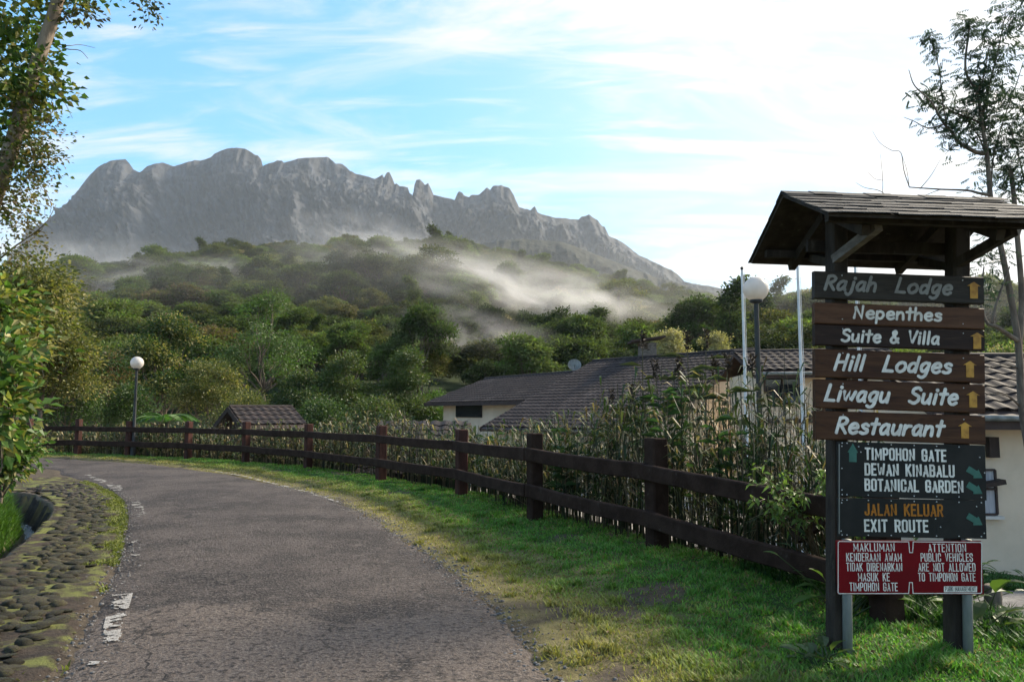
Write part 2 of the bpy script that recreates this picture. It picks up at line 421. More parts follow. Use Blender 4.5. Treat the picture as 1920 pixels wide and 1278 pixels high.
# asphalt with an older, paler stretch at the near end
def asphalt():
    m = bpy.data.materials.new('worn_asphalt'); m.use_nodes = True
    nt = m.node_tree; nt.nodes.clear(); L = nt.links
    o = N(nt, 'ShaderNodeOutputMaterial'); b = N(nt, 'ShaderNodeBsdfPrincipled', ins={'Roughness': 0.78, 'Specular IOR Level': 0.2})
    tcn = N(nt, 'ShaderNodeTexCoord')
    def noise(sc, lo, hi, d=6.0, dist=0.0):
        n = N(nt, 'ShaderNodeTexNoise', ins={'Scale': sc, 'Detail': d, 'Roughness': 0.62, 'Distortion': dist}); L.new(tcn.outputs['Object'], n.inputs['Vector'])
        r = N(nt, 'ShaderNodeMapRange', interpolation_type='SMOOTHSTEP', ins={'From Min': lo, 'From Max': hi}); L.new(n.outputs['Fac'], r.inputs['Value'])
        return r.outputs[0], n.outputs['Fac']
    def mix(f, a, c):
        x = N(nt, 'ShaderNodeMix', data_type='RGBA'); L.new(f, x.inputs[0])
        if isinstance(a, tuple): x.inputs[6].default_value = (*a, 1)
        else: L.new(a, x.inputs[6])
        x.inputs[7].default_value = (*c, 1); return x.outputs[2]
    def mth(op, a, c, clamp=False):
        k = N(nt, 'ShaderNodeMath', operation=op, use_clamp=clamp)
        for i, v in enumerate((a, c)):
            if isinstance(v, (int, float)): k.inputs[i].default_value = v
            else: L.new(v, k.inputs[i])
        return k.outputs[0]
    cur = mix(noise(0.8, 0.38, 0.62, 8.0)[0], (0.026, 0.021, 0.019), (0.078, 0.063, 0.055))
    cur = mix(noise(5.0, 0.5, 0.72)[0], cur, (0.090, 0.075, 0.066))
    sp = N(nt, 'ShaderNodeSeparateXYZ'); L.new(tcn.outputs['Object'], sp.inputs[0])
    e = mth('ADD', mth('SUBTRACT', 5.75, sp.outputs['Y']), mth('MULTIPLY', mth('SUBTRACT', noise(1.3, 0.0, 1.0, 8.0, 0.4)[1], 0.5), 3.4))
    r = N(nt, 'ShaderNodeMapRange', interpolation_type='SMOOTHSTEP', ins={'From Min': -0.12, 'From Max': 0.35}); L.new(e, r.inputs['Value'])
    f = mth('MULTIPLY', r.outputs[0], 0.75)
    x = N(nt, 'ShaderNodeMix', data_type='RGBA'); L.new(f, x.inputs[0]); L.new(cur, x.inputs[6]); x.inputs[7].default_value = (0.135, 0.107, 0.088, 1); cur = x.outputs[2]
    cur = mix(noise(2.2, 0.56, 0.70, 9.0, 0.8)[0], cur, (0.026, 0.022, 0.020))
    sp2, raw = noise(55.0, 0.46, 0.72, 4.0)
    cur = mix(mth('MULTIPLY', sp2, 0.7), cur, (0.22, 0.19, 0.17))
    sp3, raw3 = noise(26.0, 0.48, 0.66, 6.0)
    cur = mix(mth('MULTIPLY', sp3, 0.85), cur, (0.020, 0.017, 0.016))
    # cracks: cell borders bent by noise, only where the surface has broken up
    nd = N(nt, 'ShaderNodeTexNoise', ins={'Scale': 3.0, 'Detail': 6.0}); L.new(tcn.outputs['Object'], nd.inputs['Vector'])
    va = N(nt, 'ShaderNodeVectorMath', operation='MULTIPLY_ADD'); L.new(nd.outputs['Color'], va.inputs[0]); va.inputs[1].default_value = (.55, .55, 0); L.new(tcn.outputs['Object'], va.inputs[2])
    vo = N(nt, 'ShaderNodeTexVoronoi', feature='DISTANCE_TO_EDGE', ins={'Scale': 1.1}); L.new(va.outputs[0], vo.inputs['Vector'])
    cr = N(nt, 'ShaderNodeMapRange', interpolation_type='SMOOTHSTEP', ins={'From Min': 0.016, 'From Max': 0.002}); L.new(vo.outputs['Distance'], cr.inputs['Value'])
    crk = mth('MULTIPLY', cr.outputs[0], noise(0.55, 0.46, 0.60, 3.0)[0])
    cur = mix(mth('MULTIPLY', crk, 0.8), cur, (0.014, 0.012, 0.011))
    L.new(cur, b.inputs['Base Color'])
    hh = mth('ADD', mth('MULTIPLY', raw, 0.5), raw3)
    bp = N(nt, 'ShaderNodeBump', ins={'Strength': 1.0, 'Distance': 0.03}); L.new(hh, bp.inputs['Height']); L.new(bp.outputs[0], b.inputs['Normal'])
    L.new(b.outputs[0], o.inputs['Surface'])
    return m
M['asphalt'] = asphalt()

# ------------------------------------------------------------------ ground
gx = axis(-12.0, 8.0, 0.13, -4600, 4600); gy = axis(2.0, 27.0, 0.13, -60, 5200)
X, Y = np.meshgrid(gx, gy, indexing='ij')
Z = G(X, Y)
dB = poly_dist(X, Y, BANK)[0]; dRr = poly_dist(X, Y, REDGE)[0]; dK = poly_dist(X, Y, KERB)[0]
n1_ = fbm(X * 1.6, Y * 1.6, 4, 31); n2_ = fbm(X * 0.5, Y * 0.5, 3, 41)
def lerp(a, b, f): return a + (b - a) * f[..., None]
c_soil = np.array([0.085, 0.068, 0.050]); c_green = np.array([0.045, 0.085, 0.022]); c_moss = np.array([0.17, 0.145, 0.065]); c_dark = np.array([0.030, 0.027, 0.018])
T = np.broadcast_to(c_moss, X.shape + (3,)).copy()
T = lerp(T, c_green, ss(-0.2, 0.35, n1_ * 0.5 + ss(0.5, 1.6, dRr) - 0.5))
T = lerp(T, c_soil, ss(0.25, 0.5, n1_ + n2_ * 0.4))
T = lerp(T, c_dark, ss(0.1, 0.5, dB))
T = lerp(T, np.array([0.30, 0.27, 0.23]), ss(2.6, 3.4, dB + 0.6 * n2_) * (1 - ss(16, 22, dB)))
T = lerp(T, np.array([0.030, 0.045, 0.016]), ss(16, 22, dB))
T = lerp(T, c_soil, ss(0.05, -0.1, dRr) * (dK > 0))
T = lerp(T, np.array([0.05, 0.048, 0.045]), (dK < -0.08) * (dK > -0.42) * 1.0)
T = lerp(T, np.array([0.06, 0.095, 0.022]), ss(-0.4, -0.6, dK))
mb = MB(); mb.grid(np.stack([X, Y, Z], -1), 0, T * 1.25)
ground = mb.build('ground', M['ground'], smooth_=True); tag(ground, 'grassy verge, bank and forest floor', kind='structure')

# ------------------------------------------------------------------ road
def resample(P, n):
    P = np.asarray(P); s = np.concatenate([[0], np.cumsum(np.linalg.norm(np.diff(P, axis=0), axis=1))])
    q = np.linspace(0, s[-1], n)
    return np.stack([np.interp(q, s, P[:, i]) for i in range(P.shape[1])], 1)
lft, rgt = LEDGE, REDGE
def warp(P, sd, amp):
    P = resample(P, 1400); T_ = np.gradient(P, axis=0); T_ /= np.linalg.norm(T_, axis=1)[:, None]
    s = np.arange(len(P)) * 0.115
    return P + np.stack([T_[:, 1], -T_[:, 0]], 1) * (amp * fbm(s * 0.9, s * 0 + 3.3, 4, sd) + amp * .7 * fbm(s * 5.0, s * 0 + 8.1, 3, sd + 7))[:, None]
LW, RW = warp(lft, 51, 0.06), warp(rgt, 52, 0.13)
# match by nearest arc fraction per shared control points: walk both edges by equal fractions between waypoints
fr = np.linspace(0, 1, 700)
q = np.linspace(0, 1, 26)
V = LW[:, None, :] * (1 - q)[None, :, None] + RW[:, None, :] * q[None, :, None]
zz = 0.004 + 0.035 * (1 - (2 * q - 1) ** 2)[None, :] + 0.012 * fbm(V[..., 0] * 0.9, V[..., 1] * 0.9, 3, 61)
zz[:, 0] = -0.03; zz[:, -1] = -0.03
mb = MB(); mb.grid(np.concatenate([V, zz[..., None]], -1))
road = mb.build('road', M['asphalt'], smooth_=True); tag(road, 'narrow worn asphalt road curving away behind the bushes', kind='structure')
_rv = V.reshape(-1, 2); _rz = zz.reshape(-1)
def road_z(x, y):
    d = (_rv[:, 0] - x) ** 2 + (_rv[:, 1] - y) ** 2
    i = np.argsort(d)[:6]
    return float(_rz[i].max())

def marking(name, quad, cell, keep, seed, parent=None):
    """worn paint: small flakes of a quad (ground points), kept where the wear noise is low"""
    a, b, c, d = [gnd(*p)[:2] for p in quad]
    nu = max(2, int(np.linalg.norm(b - a) / cell)); nv = max(2, int(np.linalg.norm(d - a) / cell))
    mb = MB(); k = 0
    for i in range(nu):
        for j in range(nv):
            P = []
            for (s_, t_) in ((i, j), (i + 1, j), (i + 1, j + 1), (i, j + 1)):
                u, v = s_ / nu, t_ / nv
                p = a * (1 - u) * (1 - v) + b * u * (1 - v) + c * u * v + d * (1 - u) * v
                P.append(p)
            m = np.mean(P, 0)
            edge = min(i, nu - 1 - i) < 1 or min(j, nv - 1 - j) < 1
            if fbm(m[0] * 9, m[1] * 9, 3, seed) + 0.4 * fbm(m[0] * 40, m[1] * 40, 2, seed + 5) > keep - (0.25 if edge else 0): continue
            z = road_z(*m) + 0.007
            jt = RNG.uniform(-0.2, 0.2, (4, 2)) * cell
            mb.add([[p[0] + jt[q_, 0], p[1] + jt[q_, 1], z] for q_, p in enumerate(P)], [[0, 1, 2, 3]]); k += 1
    if k: return mb.build(name, M['paint'], parent)
for i, (qd, ce, kp) in enumerate((
    (((210, 1118), (249, 1116), (224, 1207), (186, 1207)), 0.012, 0.04),
    (((168, 1244), (211, 1244), (206, 1252), (162, 1252)), 0.014, -0.12),
    (((222, 1086), (238, 1086), (232, 1104), (212, 1104)), 0.014, -0.25),
    (((242, 1016), (262, 1016), (262, 1050), (238, 1050)), 0.03, -0.30),
    (((243, 940), (263, 940), (276, 972), (258, 972)), 0.02, -0.1),
    (((198, 910), (226, 912), (234, 921), (212, 921)), 0.02, 0.02),
    (((158, 892), (172, 892), (212, 908), (190, 908)), 0.025, -0.05),
    (((364, 876.8), (369, 876.2), (460, 893), (452, 893.4)), 0.022, 0.0),
    (((452, 893.4), (460, 893), (560, 917), (550, 918)), 0.02, 0.02),
    (((550, 918), (560, 917), (640, 942), (630, 944)), 0.02, -0.2))):
    o = marking('road_marking', qd, ce, kp, 70 + i, road)

# ------------------------------------------------------------------ stone apron, kerb, drain
ax_ = np.arange(-10.0, -2.0, 0.07); ay_ = np.arange(1.0, 18.5, 0.07)
AX, AY = np.meshgrid(ax_, ay_, indexing='ij')
aL = poly_dist(AX, AY, LEDGE)[0]; aK = poly_dist(AX, AY, KERB)[0]
msk = (aL < 0.06) & (aK > -0.03) & (AY < 17.6)
AZ = np.maximum(G(AX, AY), -0.03) + 0.016 + 0.02 * fbm(AX * 3, AY * 3, 3, 81) + 0.05 * ss(0.0, -1.0, aL)
AZ = AZ - 0.06 * ss(-0.05, 0.06, aL)
idx = -np.ones(AX.shape, int); idx[msk] = np.arange(msk.sum())
F = []
full = msk[:-1, :-1] & msk[1:, :-1] & msk[1:, 1:] & msk[:-1, 1:]
ii, jj = np.nonzero(full)
F = np.stack([idx[ii, jj], idx[ii + 1, jj], idx[ii + 1, jj + 1], idx[ii, jj + 1]], 1)
mb = MB(); mb.add(np.stack([AX[msk], AY[msk], AZ[msk]], 1), F)
apron = mb.build('stone_apron', M['apron'], smooth_=True); tag(apron, 'mossy cobbled apron between the road and the drain', kind='structure')

def stone_mesh(seed):
    r = np.random.default_rng(seed); mb = MB(); n = 8
    rings = []
    for (rad, z) in ((1.0, -0.35), (1.02, 0.15), (0.78, 0.7), (0.35, 0.97)):
        a = np.arange(n) * 2 * math.pi / n + r.uniform(-0.15, 0.15, n)
        rr = rad * r.uniform(0.72, 1.2, n)
        rings.append(np.stack([rr * np.cos(a), rr * np.sin(a), z + r.uniform(-0.2, 0.16, n)], 1))
    V = np.concatenate(rings + [np.array([[0, 0, 1.02]])])
    F = [[k * n + j, k * n + (j + 1) % n, (k + 1) * n + (j + 1) % n, (k + 1) * n + j] for k in range(3) for j in range(n)] + [[3 * n + j, 3 * n + (j + 1) % n, 4 * n] for j in range(n)]
    return V, F
SV = [stone_mesh(s) for s in range(6)]
cand = []
y_ = 2.6; row = 0
while y_ < 17.3:
    x_ = -8.8 + (row % 2) * 0.08
    while x_ < -2.2:
        x, y = x_ + random.uniform(-.035, .035), y_ + random.uniform(-.03, .03)
        cand.append((x, y)); x_ += random.uniform(0.105, 0.15)
    y_ += 0.105 if y_ < 9 else 0.14; row += 1
cand = np.array(cand)
cl_, ck_ = poly_dist(cand[:, 0], cand[:, 1], LEDGE)[0], poly_dist(cand[:, 0], cand[:, 1], KERB)[0]
wob = 0.18 * fbm(cand[:, 0] * 1.5, cand[:, 1] * 1.5, 3, 91)
ok = (cl_ < -0.20 + wob * .7) & (ck_ > 0.16 + wob * 0.3) & (RNG.random(len(cand)) > 0.08)
vis = (cand[:, 0] / np.maximum(cand[:, 1], .1) > -0.72)
cand = cand[ok & vis]
cand = cand[np.argsort(cand[:, 1])]
apz = G(cand[:, 0], cand[:, 1])
smesh = []
for V_, F_ in SV:
    b_ = MB(); b_.add(V_, F_); smesh.append(b_.mesh('cobble_stone', M['stone'], True))
rest = MB(); rest_n = 0
first = cand[:, 1] > 3.9
order = np.concatenate([np.nonzero(first)[0], np.nonzero(~first)[0]])
for n_, i in enumerate(order):
    x, y = cand[i]; s = random.uniform(0.8, 1.2) * (1.0 if y < 9 else 1.15)
    z = max(apz[i], -0.03) + 0.016 + 0.05 * float(ss(0.0, -1.0, poly_dist(np.array([x]), np.array([y]), LEDGE)[0][0]))
    s = s * random.choice((.7, .85, 1.0, 1.05, 1.2)); sc_ = (0.072 * s, 0.050 * s * random.uniform(.8, 1.25), random.uniform(0.010, 0.036)); rz = random.uniform(-0.35, 0.35)
    k = n_ % 6
    if n_ < 298:
        o = link('cobble_stone', smesh[k], apron, (x, y, z)); o.scale = sc_; o.rotation_euler = (random.uniform(-.3, .3), random.uniform(-.25, .25), rz)
    else:
        V_ = SV[k][0] * np.array(sc_); c, s_ = math.cos(rz), math.sin(rz)
        V_ = V_ @ np.array([[c, -s_, 0], [s_, c, 0], [0, 0, 1]]).T + np.array([x, y, z]); rest.add(V_, SV[k][1]); rest_n += 1
if rest_n: tag(rest.build('cobble_stones_beyond', M['stone'], apron, True), kind='stuff')

# kerb: a rounded concrete lip along the drain
KP = resample(KERB, 420); KT = np.gradient(KP, axis=0); KT /= np.linalg.norm(KT, axis=1)[:, None]; KN = np.stack([KT[:, 1], -KT[:, 0]], 1)
sec = [(0.07, -0.05), (0.06, 0.022), (0.03, 0.042), (-0.02, 0.038), (-0.05, 0.012), (-0.09, -0.45)]
s_ar = np.arange(420) * 0.2
Vk = np.stack([np.concatenate([KP + KN * (a + 0.025 * fbm(s_ar, s_ar * 0 + i, 3, 95))[:, None], (b + 0.02 * fbm(s_ar * 1.3, s_ar * 0 + 7 + i, 3, 97))[:, None]], 1) for i, (a, b) in enumerate(sec)], 1)
mb = MB(); mb.grid(Vk); kerb_o = mb.build('drain_kerb', M['kerb'], smooth_=True)
tag(kerb_o, 'curved mossy concrete kerb lining the roadside drain', 'kerb'); kerb_o['kind'] = 'structure'; del kerb_o['category']
Vw = np.stack([np.concatenate([KP - KN * a, np.full((420, 1), -0.36)], 1) for a in (0.10, 0.45)], 1)
mb = MB(); mb.grid(Vw); wtr = mb.build('drain_water', M['water']); tag(wtr, 'thin film of water in the drain', kind='structure')

# ------------------------------------------------------------------ fence
fence = empty('wooden_fence', (FENCE[1][0], FENCE[1][1], 0)); tag(fence, 'dark two-rail timber fence following the outer edge of the road bend', 'fence')
FO = np.array([FENCE[1][0], FENCE[1][1], 0.0])
base_z = [G1(*p) for p in FENCE]
top_adj = [0.0] * len(FENCE); top_adj[0] = -0.10
rail_z = []
for i, p in enumerate(FENCE):
    a = FENCE[max(i - 1, 0)]; b = FENCE[min(i + 1, len(FENCE) - 1)]
    d = (b - a) / np.linalg.norm(b - a)
    h = 1.17 + random.uniform(-0.03, 0.03) + top_adj[i]; w = 0.175 + random.uniform(-0.008, 0.012)
    ang = math.atan2(d[1], d[0]); c, s = math.cos(ang), math.sin(ang); rot = np.array([[c, -s, 0], [s, c, 0], [0, 0, 1]])
    mb = MB()
    nseg = 5; secs = []
    for k in range(nseg + 1):
        zt = -0.35 + (h + 0.35) * k / nseg; ww = w / 2 * (1 + random.uniform(-0.02, 0.02)); bev = 0.018
        pr = [(-ww + bev, -ww), (ww - bev, -ww), (ww, -ww + bev), (ww, ww - bev), (ww - bev, ww), (-ww + bev, ww), (-ww, ww - bev), (-ww, -ww + bev)]
        secs.append([[x + random.uniform(-.002, .002), y + random.uniform(-.002, .002), zt] for x, y in pr])
    secs.append([[x * 0.93, y * 0.93, z + 0.012] for x, y, z in secs[-1]])
    V_ = np.array(secs).reshape(-1, 3) @ rot.T + np.array([p[0], p[1], 0.0]) - FO
    n_ = 8; F_ = [[k * n_ + j, k * n_ + (j + 1) % n_, (k + 1) * n_ + (j + 1) % n_, (k + 1) * n_ + j] for k in range(nseg + 1) for j in range(n_)] + [[(nseg + 1) * n_ + j for j in range(n_)]]
    mb.add(V_, F_)
    mb.build('post', M['post'] if i >= 3 else M['fence'], fence)
    lo = 0.0 if i > 1 else (-0.05 if i == 1 else -0.13)
    rail_z.append((0.905 + lo + random.uniform(-.012, .012), 0.435 + lo + random.uniform(-.012, .012)))
for i in range(len(FENCE) - 1):
    p, q = FENCE[i], FENCE[i + 1]
    d = (q - p) / np.linalg.norm(q - p); nrm = np.array([-d[1], d[0]])
    if nrm @ (np.array([-5.0, 5.0]) - p) < 0: nrm = -nrm     # road side
    nrm = -np.array([d[1], -d[0]])
    for lv in (0, 1):
        mb = MB(); ns = 9; secs = []
        gap = 0.006
        L_ = np.linalg.norm(q - p)
        off = 0.088 + 0.038
        hh = 0.165 + random.uniform(-.012, .012)
        for k in range(ns + 1):
            t = gap / L_ + (1 - 2 * gap / L_) * k / ns
            base = p + (q - p) * t + nrm * (off + random.uniform(-.003, .003))
            zc = rail_z[i][lv] * (1 - t) + rail_z[i + 1][lv] * t - 0.012 * math.sin(math.pi * t)
            up, dn = hh / 2 + random.uniform(-.005, .005), hh / 2 + random.uniform(-.006, .006)
            th = 0.034; bv = 0.010
            for (o_, z_) in ((-th, -dn), (th - bv, -dn), (th, -dn + bv), (th, up - bv), (th - bv, up), (-th, up)):
                secs.append([*(base + nrm * o_), zc + z_])
        V_ = np.array(secs) - FO; n_ = 6
        F_ = [[k * n_ + j, k * n_ + (j + 1) % n_, (k + 1) * n_ + (j + 1) % n_, (k + 1) * n_ + j] for k in range(ns) for j in range(n_)] + [[j for j in range(n_)][::-1], [ns * n_ + j for j in range(n_)]]
        mb.add(V_, F_); mb.build('rail', M['fence'], fence)

# ------------------------------------------------------------------ turf
def turf(name, label, n, region, lmin, lmax, colf, wmul=1.0, sd=3):
    r = np.random.default_rng(sd)
    P = region(r, n)
    m = len(P); z = G(P[:, 0], P[:, 1])
    dist = np.hypot(P[:, 0], P[:, 1])
    az = r.uniform(0, 2 * math.pi, m); lean = r.uniform(0.1, 0.95, m)
    L_ = r.uniform(lmin, lmax, m) * (1 + 0.5 * fbm(P[:, 0] * 2.5, P[:, 1] * 2.5, 2, sd))
    w = (0.0022 + 0.00045 * dist) * wmul * r.uniform(0.7, 1.4, m)
    D = np.stack([np.cos(az) * lean, np.sin(az) * lean, np.ones(m)], 1); D /= np.linalg.norm(D, axis=1)[:, None]
    S = np.stack([-np.sin(az + r.uniform(-1, 1, m)), np.cos(az), np.zeros(m)], 1)
    S /= np.linalg.norm(S, axis=1)[:, None]
    B = np.stack([P[:, 0], P[:, 1], z - 0.004], 1)
    mid = B + D * (L_ * 0.55)[:, None]; tip = mid + (D + np.stack([np.cos(az), np.sin(az), -0.25 * np.ones(m)], 1) * 0.55) * (L_ * 0.45)[:, None]
    V_ = np.stack([B - S * w[:, None], B + S * w[:, None], mid + S * w[:, None] * 0.7, tip, mid - S * w[:, None] * 0.7], 1).reshape(-1, 3)
    q_ = np.arange(m)[:, None] * 5
    mb = MB(); C = np.repeat(colf(P, r), 5, 0)
    mb.add(V_, np.concatenate([q_ + np.array([[0, 1, 2, 4]])]), 0, C)
    mb.f.setdefault((3, 0), []).append(q_ + np.array([[4, 2, 3]]))
    o = mb.build(name, M['grass']); tag(o, label, 'grass', kind='stuff'); return o
def verge_region(r, n):
    Y_ = 3.0 + 24.0 * r.random(n * 7) ** 2.1; X_ = r.uniform(-20, 4.2, n * 7)
    dr = poly_dist(X_, Y_, REDGE)[0]; db = poly_dist(X_, Y_, BANK)[0]
    bare = fbm(X_ * 1.6, Y_ * 1.6, 4, 31) + 0.4 * fbm(X_ * 0.5, Y_ * 0.5, 3, 41)
    cov = 0.05 + 0.95 * ss(0.05, 0.75, dr + 0.35 * fbm(X_ * 2.2, Y_ * 2.2, 3, 33))
    cov = cov * (1 - 0.8 * ss(0.30, 0.55, bare)) * (1 - ss(0.25, 0.6, db))
    vis_ = np.abs(X_ / Y_) < 0.74
    k = (dr > -0.03) & (db < 0.6) & vis_ & (r.random(n * 7) < cov)
    return np.stack([X_[k], Y_[k]], 1)[:n]
def verge_col(P, r):
    dr = poly_dist(P[:, 0], P[:, 1], REDGE)[0]; m = len(P)
    f = ss(0.25, 1.35, dr + 0.5 * fbm(P[:, 0] * 1.2, P[:, 1] * 1.2, 3, 35))
    a, b = np.array([0.31, 0.28, 0.095]), np.array([0.125, 0.285, 0.050])
    C = a + (b - a) * f[:, None]
    dry = r.random(m) < 0.14
    C[dry] = np.array([0.26, 0.22, 0.10])
    return C * r.uniform(0.6, 1.35, (m, 1))
turf('verge_grass', 'short green grass on the verge between road and fence', 200000, verge_region, 0.016, 0.045, verge_col)
def tuft_region(r, n):
    c = verge_region(r, 900)
    c = c[np.linalg.norm(c, axis=1) < 14]
    i = r.integers(0, len(c), n)
    return c[i] + r.normal(0, 0.035, (n, 2))
turf('verge_tufts', 'longer grass tufts scattered over the verge', 26000, tuft_region, 0.03, 0.075, verge_col, 1.1, 5)
def bank_region(r, n):
    X_ = r.uniform(-14, -3.6, n * 6); Y_ = r.uniform(3.5, 15, n * 6)
    k = poly_dist(X_, Y_, KERB)[0]
    s = (k < -0.42) & (k > -3.0) & (np.abs(X_ / Y_) < 0.78)
    return np.stack([X_[s], Y_[s]], 1)[:n]
turf('bank_grass', 'long bright grass on the bank above the drain', 42000, bank_region, 0.08, 0.20, lambda P, r: np.array([0.085, 0.17, 0.03]) * r.uniform(0.6, 1.4, (len(P), 1)), 1.3, 6)
def slope_region(r, n):
    X_ = r.uniform(1.6, 9, n * 8); Y_ = r.uniform(3.0, 12, n * 8)
    db = poly_dist(X_, Y_, BANK)[0]
    pth = np.abs(Y_ - 9.1 - 0.06 * (X_ - 5)) < 1.45
    s = (db > 0.1) & (db < 7.5) & (np.abs(X_ / Y_) < 0.76) & (X_ / Y_ > 0.30) & (~(pth & (X_ > 3.9)))
    return np.stack([X_[s], Y_[s]], 1)[:n]
turf('slope_grass', 'rough dark grass below the signpost', 45000, slope_region, 0.05, 0.16, lambda P, r: np.array([0.05, 0.115, 0.028]) * r.uniform(0.45, 1.5, (len(P), 1)), 1.4, 8)

def moss_region(r, n):
    X_ = r.uniform(-9, -2.2, n * 8); Y_ = r.uniform(3.6, 17, n * 8)
    a, b = poly_dist(X_, Y_, LEDGE)[0], poly_dist(X_, Y_, KERB)[0]
    m = fbm(X_ * 1.3, Y_ * 1.3, 4, 121) + .35 * ss(6.5, 9.5, Y_) - .08 * ss(-.5, -1.0, a)
    k = (a < .05) & (b > .05) & (m > -.10 + .32 * r.random(n * 8)) & (np.abs(X_ / Y_) < .74)
    return np.stack([X_[k], Y_[k]], 1)[:n]
turf('apron_moss', 'yellow-green moss and weeds growing between the cobbles', 70000, moss_region, 0.018, 0.05, lambda P, r: np.array([0.17, 0.185, 0.045]) * r.uniform(0.5, 1.4, (len(P), 1)), 1.6, 12)

gr_ = np.random.default_rng(17); mb = MB()
for E_, sg, n_ in ((LW, 1, 1100), (RW, -1, 1700)):
    T_ = np.gradient(E_, axis=0); T_ /= np.linalg.norm(T_, axis=1)[:, None]; Nn_ = np.stack([T_[:, 1], -T_[:, 0]], 1)
    ok_ = np.nonzero((E_[:, 1] > 3.6) & (E_[:, 1] < 15) & (np.abs(E_[:, 0] / np.maximum(E_[:, 1], .1)) < .72))[0]
    i_ = gr_.choice(ok_, n_); d_ = np.abs(gr_.normal(0, .16, n_)) * np.where(gr_.random(n_) < .65, 1, -.6)
    p_ = E_[i_] + Nn_[i_] * (sg * d_)[:, None]
    zg_ = np.where(d_ > 0.03, 0.012, np.maximum(G(p_[:, 0], p_[:, 1]), -.01) + .004)
    for q_ in range(n_):
        r_ = gr_.uniform(.004, .014) * (1.4 if gr_.random() < .1 else 1); k_ = q_ % 6; V_ = SV[k_][0][::2] if False else SV[k_][0]
        mb.add(V_ * np.array([r_, r_ * .8, r_ * .6]) + np.array([p_[q_, 0], p_[q_, 1], zg_[q_]]), SV[k_][1])
tag(mb.build('road_grit', M['gravel'], None, True), 'loose grit and pebbles along the crumbling asphalt edges', 'gravel', kind='stuff')
dl = np.random.default_rng(19); n_ = 420; P_ = np.stack([dl.uniform(-4, 3.2, n_ * 3), dl.uniform(3.6, 11, n_ * 3)], 1); w_ = poly_dist(P_[:, 0], P_[:, 1], REDGE)[0]; P_ = P_[(w_ > -.25) & (poly_dist(P_[:, 0], P_[:, 1], BANK)[0] < .3)][:n_]; n_ = len(P_)
az_ = dl.uniform(0, 6.28, n_); mb = MB(); mb.leaves(np.concatenate([P_, (np.maximum(G(P_[:, 0], P_[:, 1]), 0.02) + .02)[:, None]], 1), np.stack([np.cos(az_), np.sin(az_), dl.normal(0, .2, n_)], 1), np.stack([dl.normal(0, .3, n_), dl.normal(0, .3, n_), np.ones(n_)], 1), dl.uniform(.025, .055, n_), .018, np.array([.16, .085, .04]) * dl.uniform(.4, 1.6, (n_, 1)))
tag(mb.build('leaf_litter', M['grass']), 'scattered dead brown leaves on the verge', 'leaves', kind='stuff')

# gravel lane below the sign
lx = np.linspace(3.9, 26, 80); ly = np.linspace(-1.4, 1.4, 14)
LXX, LYY = np.meshgrid(lx, ly, indexing='ij'); CYY = 9.1 + 0.06 * (LXX - 5) + LYY * (0.55 + 0.45 * ss(3.9, 5.5, LXX))
mb = MB(); mb.grid(np.stack([LXX, CYY, G(LXX, CYY) + 0.035], -1)); lane = mb.build('lane', M['gravel'], smooth_=True); tag(lane, 'grey gravel lane below the signpost', kind='structure')

